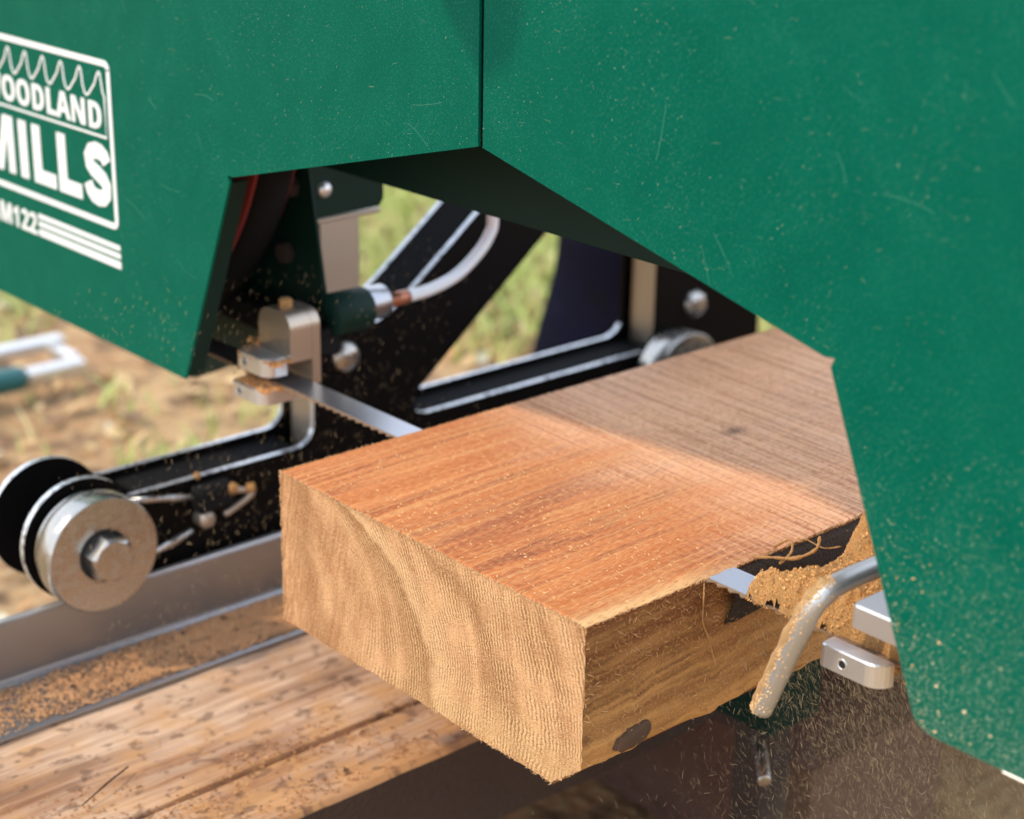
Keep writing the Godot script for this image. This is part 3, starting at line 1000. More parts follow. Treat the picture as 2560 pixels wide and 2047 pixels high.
# ---------------------------------------------------------------- the saw head and its carriage: one machine
func two_tone(called: String, polys: Array, edges: Array, axis: String, d0: float, d1: float, face: Material, rim: Material, parent: Node) -> MeshInstance3D:
	var a := begin()
	for p in polys:
		extrude(a, axis, p, d0, d1, 1)
	a.generate_normals()
	var mesh: ArrayMesh = a.commit()
	var b := begin()
	for e in edges:
		var p: PackedVector2Array = e
		for i in p.size() - 1:
			quad(b, put(axis, p[i], d0), put(axis, p[i + 1], d0), put(axis, p[i + 1], d1), put(axis, p[i], d1))
	b.generate_normals()
	mesh = b.commit(mesh)
	mesh.surface_set_material(0, face)
	mesh.surface_set_material(1, rim)
	return obj(called, mesh, null, parent)

func closed(p: PackedVector2Array) -> PackedVector2Array:
	var q := p.duplicate()
	q.append(p[0])
	return q

func lip(st: SurfaceTool, a: Vector2, b: Vector2, into: Vector2, z0: float, z1: float) -> void:
	var t := (b - a).normalized()
	var n := Vector2(-t.y, t.x)
	if n.dot(into) < 0.0:
		n = -n
	var p := a + t * 0.004 + n * 0.0002
	var q := b - t * 0.004 + n * 0.0002
	extrude(st, "z", PackedVector2Array([p, q, q + n * 0.0016, p + n * 0.0016]), z0, z1)

func dome_bolt(called: String, c: Vector3, dir: Vector3, r: float, h: float, m: Material, parent: Node) -> MeshInstance3D:
	var st := begin(false)
	var prof := [Vector2(-0.0005, r * 1.02)]
	for i in 7:
		var a := deg_to_rad(90.0 * i / 6.0)
		prof.append(Vector2(h * sin(a), maxf(0.0001, r * cos(a))))
	lathe(st, c, dir, prof, 24)
	return obj(called, st, m, parent)

func hex_bolt(called: String, c: Vector3, dir: Vector3, r: float, h: float, m: Material, parent: Node) -> MeshInstance3D:
	var st := begin()
	var t := dir.normalized()
	var u := t.cross(Vector3(0.2, 0.9, 0.4)).normalized()
	var v := t.cross(u)
	var hexa := []
	var cir := []
	for k in 6:
		var a := TAU * k / 6.0 + 0.35
		hexa.append((u * cos(a) + v * sin(a)) * r)
	for k in 6:
		var l := (k + 1) % 6
		quad(st, c + hexa[k], c + hexa[k] + t * h * 0.82, c + hexa[l] + t * h * 0.82, c + hexa[l])
		var mid: Vector3 = (hexa[k] + hexa[l]) * 0.5
		var top := [hexa[k] * 0.84, mid.normalized() * r * 0.84, hexa[l] * 0.84]
		tri(st, c + hexa[k] + t * h * 0.82, c + top[0] + t * h, c + top[1] + t * h)
		tri(st, c + hexa[k] + t * h * 0.82, c + top[1] + t * h, c + hexa[l] + t * h * 0.82)
		tri(st, c + hexa[l] + t * h * 0.82, c + top[1] + t * h, c + top[2] + t * h)
		tri(st, c + t * h, c + top[1] + t * h, c + top[0] + t * h)
		tri(st, c + t * h, c + top[2] + t * h, c + top[1] + t * h)
	return obj(called, st, m, parent)

func mill() -> void:
	var mill_head := thing("band_sawmill", "green covered band sawmill head on its black wheeled carriage, cutting the timber", "sawmill", Vector3(0.12, -0.139, -0.2))
	covers(mill_head)
	housing(mill_head)
	carriage(mill_head)
	guides(mill_head)

func covers(p: Node3D) -> void:
	var LB := Vector2(-0.1547, 0.0041)
	var LT := Vector2(-0.0938, 0.1437)
	var PK := Vector2(0.1275, 0.1994)
	var RT := Vector2(0.3458, 0.1485)
	var RB := Vector2(0.4057, 0.0042)
	var z1 := -0.035
	var z0 := -0.0368
	# left door
	var left := PackedVector2Array([Vector2(0.1258, 0.62), Vector2(-0.45, 0.62), Vector2(-0.62, 0.47), Vector2(-0.62, 0.10), Vector2(-0.53, 0.0041), LB])
	left.append_array([LT + Vector2(-0.0012, -0.0030), LT + Vector2(-0.0032, 0.0010), LT + Vector2(0.0022, 0.0008)])
	left.append(Vector2(0.1258, 0.1990))
	var lc := two_tone("left_cover", [left], [closed(left)], "z", z0, z1, M.green, M.green, p)
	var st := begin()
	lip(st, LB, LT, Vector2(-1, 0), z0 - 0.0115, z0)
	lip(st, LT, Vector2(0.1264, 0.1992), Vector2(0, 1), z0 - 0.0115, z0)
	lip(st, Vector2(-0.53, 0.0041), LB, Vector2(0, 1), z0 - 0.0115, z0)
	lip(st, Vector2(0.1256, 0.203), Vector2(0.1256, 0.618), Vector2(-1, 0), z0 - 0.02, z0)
	obj("folded_lip", st, M.green_shaded, lc)  # same paint as the door, darkened to carry the shade behind it
	# right door
	var right := PackedVector2Array([Vector2(0.1293, 0.62), Vector2(0.1293, 0.1990)])
	right.append_array([RT + Vector2(-0.0022, 0.0007), RT + Vector2(0.0030, 0.0012), RT + Vector2(0.0014, -0.0030)])
	right.append_array([RB + Vector2(-0.0040, 0.0096), RB + Vector2(-0.0022, 0.0054), RB + Vector2(0.0012, 0.0020), RB + Vector2(0.0062, 0.0004), RB + Vector2(0.011, 0.0)])
	right.append_array([Vector2(0.78, 0.0042), Vector2(0.875, 0.10), Vector2(0.875, 0.47), Vector2(0.70, 0.62)])
	var rc := two_tone("right_cover", [right], [closed(right)], "z", z0, z1, M.green, M.green, p)
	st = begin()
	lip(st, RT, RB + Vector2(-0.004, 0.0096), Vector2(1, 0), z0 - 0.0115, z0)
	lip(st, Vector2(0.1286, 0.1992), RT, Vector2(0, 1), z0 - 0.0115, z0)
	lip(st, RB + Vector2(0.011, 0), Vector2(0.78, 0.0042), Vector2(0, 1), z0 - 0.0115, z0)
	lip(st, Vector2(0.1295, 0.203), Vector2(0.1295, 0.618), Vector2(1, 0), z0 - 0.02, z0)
	obj("folded_lip", st, M.green_shaded, rc)  # door paint again, with shade put into its colour
	# pale strip, a painted highlight along the lower rim of the right door
	st = begin()
	bevel_box(st, Vector3(0.447, 0.0030, -0.0362), Vector3(0.775, 0.0040, -0.0349), 0.0003)
	obj("rim_highlight", st, M.alu, rc)
	lettering(lc)
	# dust and chips stuck to the paint
	var chip := chip_mesh(1.0, 0.35, 0.5)
	var fm := fibre_mesh(1.0, 0.03, 0.1)
	var xf := []
	var cl := []
	for i in 60000:
		var x := rng.randf_range(-0.36, 0.56)
		var y := rng.randf_range(0.0, 0.31)
		if i > 42000:
			x = rng.randf_range(0.35, 0.50); y = 0.13 * rng.randf() * rng.randf()
		var inside := x < 0.1275 and Geometry2D.is_point_in_polygon(Vector2(x, y), left) or x > 0.1275 and Geometry2D.is_point_in_polygon(Vector2(x, y), right)
		if not inside:
			continue
		var dens := 0.30 + noise_a.get_noise_2d(x * 11.0, y * 11.0) * 1.1
		if x < -0.12:
			dens *= 0.3
		if x > 0.36 and y < 0.13:
			dens += 0.9
		if rng.randf() > dens:
			continue
		var s := 0.00008 + 0.00007 * rng.randf() + 0.00018 * pow(rng.randf(), 7.0)
		if x > 0.38 and y < 0.09 and rng.randf() < 0.25:
			s *= rng.randf_range(1.0, 1.8)
		xf.append(Transform3D(Basis.from_euler(Vector3(0, 0, rng.randf() * TAU)) * Basis(Vector3(s * 1.3, 0, 0), Vector3(0, 0, s * 0.8), Vector3(0, -s, 0)), Vector3(x, y, z1 + s * 0.1)))
		cl.append(Color(0.14, 0.24, 0.17).lerp(Color(0.60, 0.58, 0.40), pow(rng.randf(), 1.6)))
	scatter("dust_specks", chip, xf, cl, M.dust, rc)
	xf = []; cl = []
	for i in 620:
		var x := rng.randf_range(-0.3, 0.5)
		var y := rng.randf_range(0.01, 0.30)
		var inside := x < 0.1275 and Geometry2D.is_point_in_polygon(Vector2(x, y), left) or x > 0.1275 and Geometry2D.is_point_in_polygon(Vector2(x, y), right)
		if not inside:
			continue
		var s := rng.randf_range(0.0015, 0.0055)
		xf.append(Transform3D(Basis.from_euler(Vector3(0, 0, rng.randf() * TAU)).scaled(Vector3(s, s * 0.35, s * 0.2)), Vector3(x, y, z1 + 0.0001)))
		cl.append(Color(0.16, 0.27, 0.17).lerp(Color(0.42, 0.42, 0.26), rng.randf() * rng.randf()))
	scatter("dust_fibres", fm, xf, cl, M.dust, rc)
	# long faint scratches in the paint
	var sc := begin(false)
	for i in 46:
		var x := rng.randf_range(-0.3, 0.52)
		var y := rng.randf_range(0.02, 0.30)
		if absf(x - 0.13) < 0.03 or not (Geometry2D.is_point_in_polygon(Vector2(x, y), left) or Geometry2D.is_point_in_polygon(Vector2(x, y), right)):
			continue
		var a := rng.randfn(-0.5, 0.7)
		var l := rng.randf_range(0.006, 0.026)
		var bend := rng.randfn(0.0, 0.25)
		var pts := PackedVector2Array()
		for k in 7:
			var t := k / 6.0 - 0.5
			var q := Vector2(x, y) + Vector2(cos(a + bend * t), sin(a + bend * t)) * l * t
			if Geometry2D.is_point_in_polygon(q, left) or Geometry2D.is_point_in_polygon(q, right):
				pts.append(q)
		if pts.size() > 3:
			ribbon(sc, pts, rng.randf_range(0.00009, 0.0002), z1 - 0.0002, z1 + 0.00004)
	var so := obj("paint_scratches", sc, mat(lin(0.05, 0.21, 0.13), 0.6), rc)
	so.set_meta("kind", "stuff")
	# crumbs of sawdust that cling beside the cut
	xf = []; cl = []
	for i in 130:
		var t := rng.randf()
		var y := 0.006 + 0.075 * pow(rng.randf(), 1.3)
		var x := 0.4057 - (y - 0.0042) * 0.415 + 0.002 + absf(rng.randfn(0.0, 0.016))
		var s := 0.0002 + 0.0009 * pow(t, 6.0)
		xf.append(Transform3D(turned().scaled(Vector3.ONE * s), Vector3(x, y, z1 + s * 0.3)))
		cl.append(Color(0.72, 0.42, 0.16).lerp(Color(0.82, 0.66, 0.38), rng.randf()))
	scatter("sawdust_crumbs", chip_mesh(1.0, 0.8, 0.9), xf, cl, M.dust, rc)

func lettering(p: Node3D) -> void:
	var z0 := -0.035
	var z1 := -0.0345
	var st := begin()
	# frame with rounded corners, out to in
	var xo := [-0.415, -0.2266]
	var yo := [0.0850, 0.1930]
	var outer := PackedVector2Array()
	var t := 0.0039
	var r := 0.0062
	outer.append_array(arc(Vector2(xo[1] - r, yo[1] - r), r - t * 0.5, 0, 90, 6))
	outer.append_array(arc(Vector2(xo[0] + r, yo[1] - r), r - t * 0.5, 90, 180, 6))
	outer.append_array(arc(Vector2(xo[0] + r, yo[0] + r), r - t * 0.5, 180, 270, 6))
	outer.append_array(arc(Vector2(xo[1] - r, yo[0] + r), r - t * 0.5, 270, 360, 6))
	outer.append(outer[0])
	outer.append(outer[0] + Vector2(0, 0.001))
	ribbon(st, outer, t, z0, z1)
	obj("logo_frame", st, M.white_paint, p)
	# saw teeth line running into the inner frame
	st = begin()
	var tl := PackedVector2Array()
	for k in range(-2, 6):
		var x := -0.3627 + k * 0.0245
		tl.append_array([Vector2(x - 0.0062, 0.1765), Vector2(x - 0.0024, 0.1828), Vector2(x - 0.0004, 0.1850), Vector2(x + 0.0014, 0.1838)])
		if k < 5:
			tl.append_array([Vector2(x + 0.0022, 0.1800), Vector2(x + 0.0030, 0.1738), Vector2(x + 0.0046, 0.1696), Vector2(x + 0.0072, 0.1680), Vector2(x + 0.0098, 0.1690), Vector2(x + 0.0132, 0.1720)])
	tl.append_array([Vector2(-0.2378, 0.1790), Vector2(-0.2366, 0.1722), Vector2(-0.2348, 0.1698), Vector2(-0.2348, 0.1438), Vector2(-0.407, 0.1438), Vector2(-0.407, 0.17)])
	ribbon(st, tl, 0.00145, z0, z1)
	obj("saw_tooth_line", st, M.white_paint, p)
	# large word: built letter by letter
	var yb := 0.0972
	var yt := 0.1370
	var letters := begin()
	var M1 := [-0.4085, -0.3646]
	extrude(letters, "z", PackedVector2Array([Vector2(M1[0], yb), Vector2(M1[0], yt), Vector2(M1[0] + 0.0145, yt), Vector2(M1[0] + 0.0220, yb + 0.016), Vector2(M1[1] - 0.0145, yt), Vector2(M1[1], yt), Vector2(M1[1], yb), Vector2(M1[1] - 0.0092, yb), Vector2(M1[1] - 0.0092, yt - 0.013), Vector2(M1[1] - 0.0182, yb), Vector2(M1[0] + 0.0182, yb), Vector2(M1[0] + 0.0092, yt - 0.013), Vector2(M1[0] + 0.0092, yb)]), z0, z1)
	obj("letter_m", letters, M.white_paint, p)
	letters = begin()
	extrude(letters, "z", PackedVector2Array([Vector2(-0.3563, yb), Vector2(-0.3452, yb), Vector2(-0.3452, yt), Vector2(-0.3563, yt)]), z0, z1)
	obj("letter_i", letters, M.white_paint, p)
	for x in [-0.3368, -0.3020]:
		letters = begin()
		extrude(letters, "z", PackedVector2Array([Vector2(x, yb), Vector2(x + 0.0304, yb), Vector2(x + 0.0304, yb + 0.0098), Vector2(x + 0.0112, yb + 0.0098), Vector2(x + 0.0112, yt), Vector2(x, yt)]), z0, z1)
		obj("letter_l", letters, M.white_paint, p)
	letters = begin()
	var s := PackedVector2Array()
	for q in [Vector2(-0.2372, 0.1268), Vector2(-0.2392, 0.1305), Vector2(-0.2440, 0.1330), Vector2(-0.2502, 0.1336), Vector2(-0.2570, 0.1318), Vector2(-0.2603, 0.1278), Vector2(-0.2594, 0.1236), Vector2(-0.2550, 0.1205), Vector2(-0.2488, 0.1184), Vector2(-0.2424, 0.1156), Vector2(-0.2386, 0.1116), Vector2(-0.2392, 0.1066), Vector2(-0.2436, 0.1032), Vector2(-0.2500, 0.1022), Vector2(-0.2566, 0.1034), Vector2(-0.2606, 0.1064), Vector2(-0.2624, 0.1108)]:
		s.append(q)
	ribbon(letters, s, 0.0108, z0, z1)
	obj("letter_s", letters, M.white_paint, p)
	words("WOODLAND", -0.4035, -0.2402, 0.1478, 0.1655, p)
	words("HM122", -0.4085, -0.3392, 0.0592, 0.0742, p)
	var k := 0
	for y in [[0.0716, 0.0750], [0.0662, 0.0697], [0.0594, 0.0643]]:
		st = begin()
		extrude(st, "z", PackedVector2Array([Vector2(-0.3365, y[0]), Vector2(-0.2265, y[0]), Vector2(-0.2265, y[1]), Vector2(-0.3365, y[1])]), z0, z1)
		obj("stripe", st, M.white_paint, p)
		k += 1

func words(text: String, x0: float, x1: float, y0: float, y1: float, p: Node3D) -> void:
	var f := SystemFont.new()
	f.font_names = PackedStringArray(["Droid Sans"])
	f.font_weight = 800
	var tm := TextMesh.new()
	tm.text = text
	var fv := FontVariation.new()
	fv.base_font = f
	fv.variation_embolden = 0.28
	tm.font = fv
	tm.font_size = 64
	tm.pixel_size = 0.01
	tm.depth = 0.1
	tm.curve_step = 1.0
	var b := tm.get_aabb()
	var o := MeshInstance3D.new()
	o.mesh = tm
	o.name = "lettering"
	p.add_child(o, true)
	o.material_override = M.white_paint
	var sx := (x1 - x0) / b.size.x
	var sy := (y1 - y0) / b.size.y
	o.scale = Vector3(sx, sy, 0.005)
	o.position = -origin_of(p) + Vector3(x0 - b.position.x * sx, y0 - b.position.y * sy, -0.0347)

func housing(p: Node3D) -> void:
	# back plate of the blade housing with its own throat
	var back := PackedVector2Array([Vector2(-0.62, 0.62), Vector2(-0.62, -0.02), Vector2(-0.50, -0.060), Vector2(-0.318, -0.060), Vector2(-0.296, -0.054), Vector2(-0.272, -0.043), Vector2(-0.245, -0.030), Vector2(-0.205, -0.012), Vector2(-0.16, 0.0), Vector2(-0.131, 0.021), Vector2(-0.1505, 0.127), Vector2(-0.1465, 0.1305), Vector2(0.400, 0.1305), Vector2(0.405, 0.127), Vector2(0.386, 0.021), Vector2(0.42, 0.0), Vector2(0.50, -0.03), Vector2(0.57, -0.06), Vector2(0.76, -0.06), Vector2(0.875, -0.02), Vector2(0.875, 0.62)])
	two_tone("back_plate", [back], [closed(back)], "z", -0.132, -0.130, M.green_shaded, M.green_shaded, p)  # colour darkened for the shade inside the housing
	# outer walls and roof that close the box between plate and doors
	var outline := [Vector2(-0.53, 0.0041), Vector2(-0.62, 0.10), Vector2(-0.62, 0.47), Vector2(-0.45, 0.62), Vector2(0.70, 0.62), Vector2(0.875, 0.47), Vector2(0.875, 0.10), Vector2(0.78, 0.0042)]
	var st := begin()
	for i in outline.size() - 1:
		var a: Vector2 = outline[i]
		var b: Vector2 = outline[i + 1]
		var n := (b - a).normalized().orthogonal() * 0.0018
		if n.dot(Vector2(0.127, 0.3) - a) < 0:
			n = -n
		extrude(st, "z", PackedVector2Array([a, b, b + n, a + n]), -0.1298, -0.0370)
	obj("housing_wall", st, M.green, p)
	# engine deck and frame behind the housing, out of the picture, which stands on the carriage posts
	st = begin()
	bevel_box(st, Vector3(-0.26, 0.40, -0.24), Vector3(0.56, 0.46, -0.134), 0.004)
	bevel_box(st, Vector3(-0.26, 0.40, -0.58), Vector3(-0.19, 0.46, -0.242), 0.004)
	obj("head_beam", st, M.black, p)
	# band wheel seen through the left side of the throat
	var w := Vector3(-0.366, 0.219, -0.118)
	st = begin(false)
	lathe(st, w, Vector3(0, 0, 1), [Vector2(0, 0.206), Vector2(0, 0.2365), Vector2(0.029, 0.2365), Vector2(0.030, 0.2345), Vector2(0.030, 0.2105), Vector2(0.028, 0.2085), Vector2(0.010, 0.206), Vector2(0, 0.206)], 96)
	var wheel := obj("band_wheel_rim", st, M.red, p)
	st = begin(false)
	lathe(st, w, Vector3(0, 0, 1), [Vector2(0.002, 0.2366), Vector2(0.004, 0.2405), Vector2(0.026, 0.2405), Vector2(0.028, 0.2366)], 96)
	obj("wheel_tyre", st, M.rubber, wheel)
	st = begin(false)
	lathe(st, w, Vector3(0, 0, 1), [Vector2(0.008, 0.2075), Vector2(0.008, 0.05), Vector2(0.03, 0.045), Vector2(0.03, 0.001)], 48)
	obj("wheel_web", st, M.rubber, wheel)
	# two dusty bolt heads on the plate
	for c in [Vector3(-0.1680, 0.112, -0.130), Vector3(-0.176, 0.066, -0.130)]:
		hex_bolt("plate_bolt", c, Vector3(0, 0, 1), 0.0075, 0.006, M.rust, p)
	hex_bolt("plate_bolt", Vector3(-0.1335, 0.0450, -0.098), Vector3(0, 1, 0), 0.0045, 0.005, M.sawdust, p)
	# bracket beside the throat: plate with a lower flange and a bolt
	st = begin()
	extrude(st, "x", PackedVector2Array([Vector2(-0.1325, 0.145), Vector2(-0.1325, 0.0925), Vector2(-0.1865, 0.0935), Vector2(-0.190, 0.098), Vector2(-0.190, 0.113), Vector2(-0.160, 0.145)]), -0.1535, -0.1505)
	var br := obj("guide_bracket", st, M.green_shaded, p)
	st = begin()
	bevel_box(st, Vector3(-0.1800, 0.0885, -0.1885), Vector3(-0.1506, 0.0922, -0.1328), 0.0012)
	obj("bracket_flange", st, M.zinc_dull, br)
	dome_bolt("bracket_bolt", Vector3(-0.1504, 0.1110, -0.1420), Vector3(1, 0, 0), 0.0055, 0.004, M.alu, br)
	# blade lubrication: green valve body, bright end, copper fitting and clear hose
	var c := Vector3(-0.12, 0.0375, 0)
	st = begin(false)
	lathe(st, c + Vector3(0, 0, -0.1225), Vector3(0, 0, -1), [Vector2(0, 0.001), Vector2(0, 0.0132), Vector2(0.001, 0.0140), Vector2(0.0265, 0.0140), Vector2(0.0280, 0.0128), Vector2(0.0280, 0.0105)], 28)
	var valve := obj("valve_body", st, M.green_shaded, p)
	st = begin(false)
	lathe(st, c + Vector3(0, 0.002, -0.1504), Vector3(0, 0, -1), [Vector2(0, 0.0112), Vector2(0.0140, 0.0112), Vector2(0.0162, 0.0095), Vector2(0.0166, 0.0045)], 28)
	obj("valve_end", st, M.steel, valve)
	st = begin(false)
	tube(st, [c + Vector3(0, 0.001, -0.166), c + Vector3(0, 0.0005, -0.172), c + Vector3(0, 0.0007, -0.1725), c + Vector3(0, 0.0008, -0.186)], [0.0036, 0.0036, 0.0048, 0.0048], 12)
	obj("copper_fitting", st, M.copper, valve)
	st = begin(false)
	tube(st, smooth_path([c + Vector3(0, 0.0008, -0.1845), c + Vector3(0, 0.0019, -0.2048), c + Vector3(0, 0.0076, -0.2275), c + Vector3(0, 0.0194, -0.2463), c + Vector3(0, 0.0309, -0.2568), c + Vector3(0, 0.0437, -0.260), c + Vector3(0, 0.09, -0.257), c + Vector3(0, 0.16, -0.235)]), 0.0041, 14)
	obj("clear_hose", st, M.hose, valve)
	st = begin()
	bevel_box(st, Vector3(-0.14, 0.18, -0.245), Vector3(-0.10, 0.3, -0.1325), 0.003)
	obj("hose_tank", st, M.black, valve)

func carriage_plate(shift: float, right_edge: float) -> Array:
	var c := Vector2(0.0205, -0.1055)
	var p := PackedVector2Array()
	p.append(Vector2(-0.012, -0.1530))
	p.append_array(arc(c, 0.0412, 262.0, 510.8, 34))
	p.append_array(arc(Vector2(-0.1495 + shift, -0.0705), 0.0150, 270, 180, 6))
	p.append_array([Vector2(-0.1655 + shift, -0.03), Vector2(-0.1660 + shift, 0.000), Vector2(-0.170 + shift, 0.0035), Vector2(-0.198 + shift, 0.0010), Vector2(-0.206 + shift, -0.0050), Vector2(-0.2112 + shift, -0.0067), Vector2(-0.222 + shift, -0.0058), Vector2(-0.235 + shift, 0.000), Vector2(-0.25 + shift, 0.009), Vector2(-0.3147 + shift, 0.0587), Vector2(-0.487, 0.1915)])
	var open_a := p.duplicate()
	var lower := PackedVector2Array([Vector2(right_edge, 0.1142 - (right_edge + 0.487) * 0.787)])
	if right_edge < -0.487:
		p.append(Vector2(right_edge, 0.1915 - (right_edge + 0.487) * 0.77))
	lower.append_array([Vector2(-0.3841, 0.0332), Vector2(-0.2606, -0.0640), Vector2(-0.2555, -0.0695), Vector2(-0.2540, -0.0760), Vector2(-0.2570, -0.0822), Vector2(-0.266, -0.0857)])
	lower.append_array([Vector2(right_edge + 0.016, -0.0857), Vector2(right_edge + 0.0065, -0.0826), Vector2(right_edge + 0.0014, -0.0765), Vector2(right_edge, -0.069)])
	p.append_array(lower)
	p.append(Vector2(right_edge, -0.1530))
	var post := PackedVector2Array([Vector2(right_edge, -0.1530), Vector2(right_edge, 0.215), Vector2(-0.64, 0.215), Vector2(-0.64, -0.1530)])
	var keep := lower.size() - (3 if shift == 0.0 else 1)
	var bright := lower.slice(0, keep)
	var dark := lower.slice(keep - 1)
	dark.append(lower[0])
	return [[p, post], [open_a, bright, PackedVector2Array([Vector2(-0.64, 0.215), Vector2(-0.64, -0.1530), Vector2(right_edge, -0.1530), Vector2(-0.012, -0.1530)])], dark]

func carriage(p: Node3D) -> void:
	var f := carriage_plate(0.0, -0.512)
	var front := two_tone("front_side_plate", f[0], f[1], "x", -0.2045, -0.2, M.black, M.edge, p)
	var b := carriage_plate(-0.0045, -0.5165)
	two_tone("rear_side_plate", b[0], b[1], "x", -0.25, -0.2455, M.black, M.edge, p)
	for k in 2:
		var e := begin()
		var pl: PackedVector2Array = (f if k == 0 else b)[2]
		var d0 := -0.2045 if k == 0 else -0.25
		for i in pl.size() - 1:
			quad(e, put("x", pl[i], d0), put("x", pl[i + 1], d0), put("x", pl[i + 1], d0 + 0.0045), put("x", pl[i], d0 + 0.0045))
		obj("painted_edge", e, M.black, front)
	# webs between the two plates
	var st := begin()
	extrude(st, "x", PackedVector2Array([Vector2(-0.03, -0.0915), Vector2(-0.16, -0.0915), Vector2(-0.16, -0.0945), Vector2(-0.03, -0.0945)]), -0.2453, -0.2047)
	extrude(st, "x", PackedVector2Array([Vector2(-0.27, -0.0915), Vector2(-0.63, -0.0915), Vector2(-0.63, -0.0945), Vector2(-0.27, -0.0945)]), -0.2453, -0.2047)
	obj("beam_web", st, M.rubber, p)
	st = begin()
	extrude(st, "x", PackedVector2Array([Vector2(-0.236, -0.006), Vector2(-0.25, 0.0045), Vector2(-0.3147, 0.0545), Vector2(-0.487, 0.187), Vector2(-0.487, 0.184), Vector2(-0.3147, 0.0515), Vector2(-0.25, 0.0015), Vector2(-0.236, -0.009)]), -0.2453, -0.2047)
	obj("brace_web", st, M.rubber, p)
	# square upright posts held between the plates
	for z in [[-0.2130, -0.1735], [-0.5680, -0.5225]]:
		st = begin()
		bevel_box(st, Vector3(-0.2450, -0.135, z[0]), Vector3(-0.2052, 0.402, z[1]), 0.004)
		obj("upright_post", st, M.zinc_dull, p)
	dome_bolt("plate_bolt", Vector3(-0.1995, -0.0262, -0.1930), Vector3(1, 0, 0), 0.0112, 0.0065, M.zinc, front)
	dome_bolt("plate_bolt", Vector3(-0.1995, -0.0560, -0.5570), Vector3(1, 0, 0), 0.0120, 0.007, M.zinc, front)
	# track wheels
	for z in [0.0235, -0.515]:
		var c := Vector3(-0.1985, -0.1040, z)
		st = begin(false)
		st.set_smooth_group(-1)
		lathe(st, c, Vector3(1, 0, 0), [Vector2(0.0072, 0.012), Vector2(0.0072, 0.0345), Vector2(0.0078, 0.0351)], 72)
		st.set_smooth_group(0)
		lathe(st, c, Vector3(1, 0, 0), [Vector2(0.0078, 0.0351), Vector2(0.0142, 0.0351), Vector2(0.0156, 0.0372), Vector2(0.0170, 0.0384), Vector2(0.0240, 0.0387), Vector2(0.0325, 0.0386), Vector2(0.0335, 0.0376)], 72)
		st.set_smooth_group(-1)
		lathe(st, c, Vector3(1, 0, 0), [Vector2(0.0335, 0.0376), Vector2(0.0335, 0.0185), Vector2(0.0326, 0.0183), Vector2(0.0326, 0.0172)], 72)
		var w := obj("track_wheel", st, M.zinc, p)
		st = begin()
		lathe(st, c, Vector3(1, 0, 0), [Vector2(0.0326, 0.0172), Vector2(0.0334, 0.0171), Vector2(0.0334, 0.0160), Vector2(0.0322, 0.0158), Vector2(0.0322, 0.001)], 48)
		obj("bearing_seal", st, M.hole, w)
		hex_bolt("axle_bolt", c + Vector3(0.0322, 0, 0), Vector3(1, 0, 0), 0.0155, 0.0135, M.zinc, w)
	# wiper and lock by the left wheel
	st = begin(false)
	tube(st, [Vector3(-0.192, -0.0850, -0.010), Vector3(-0.191, -0.0885, -0.0300), Vector3(-0.190, -0.0938, -0.0560)], [0.0022, 0.0022, 0.0025], 10)
	tube(st, [Vector3(-0.192, -0.1275, -0.018), Vector3(-0.190, -0.1225, -0.0400), Vector3(-0.190, -0.1178, -0.0550)], [0.0024, 0.0028, 0.0022], 10)
	var lock := obj("wheel_wiper_wire", st, M.zinc, p)
	st = begin()
	bevel_box(st, Vector3(-0.1998, -0.108, -0.090), Vector3(-0.186, -0.0895, -0.060), 0.003)
	obj("wiper_block", st, M.rubber, lock)
	st = begin(false)
	lathe(st, Vector3(-0.1995, -0.1140, -0.0685), Vector3(1, 0, 0), [Vector2(0, 0.0063), Vector2(0.008, 0.0063), Vector2(0.0105, 0.0052), Vector2(0.0112, 0.0005)], 20)
	obj("wiper_pin", st, M.zinc_dull, lock)
	st = begin(false)
	tube(st, smooth_path([Vector3(-0.189, -0.0960, -0.083), Vector3(-0.188, -0.0985, -0.096), Vector3(-0.188, -0.1010, -0.1035), Vector3(-0.189, -0.1062, -0.0990), Vector3(-0.19, -0.1135, -0.0815)], 4), 0.0022, 8)
	obj("spring_clip", st, M.zinc_dull, lock)
	var blob := begin(false)
	for q in [[Vector3(-0.187, -0.0945, -0.0868), 0.0036], [Vector3(-0.186, -0.0975, -0.1008), 0.0034], [Vector3(-0.201, -0.0852, -0.068), 0.0024]]:
		lump(blob, q[0], q[1])
	var bl := obj("sawdust_lump", blob, M.sawdust, lock)
	bl.set_meta("kind", "stuff")

func lump(st: SurfaceTool, c: Vector3, r: float) -> void:
	var n := 8
	for i in n:
		for j in 14:
			var q := []
			for k in [[0, 0], [1, 0], [1, 1], [0, 1]]:
				var a := PI * float(i + k[0]) / n
				var b := TAU * float((j + k[1]) % 14) / 14
				var d := Vector3(sin(a) * cos(b), cos(a), sin(a) * sin(b))
				q.append(c + d * r * (1.0 + 0.45 * noise_b.get_noise_3dv(c * 300.0 + d * 1.6)))
			quad(st, q[0], q[3], q[2], q[1])

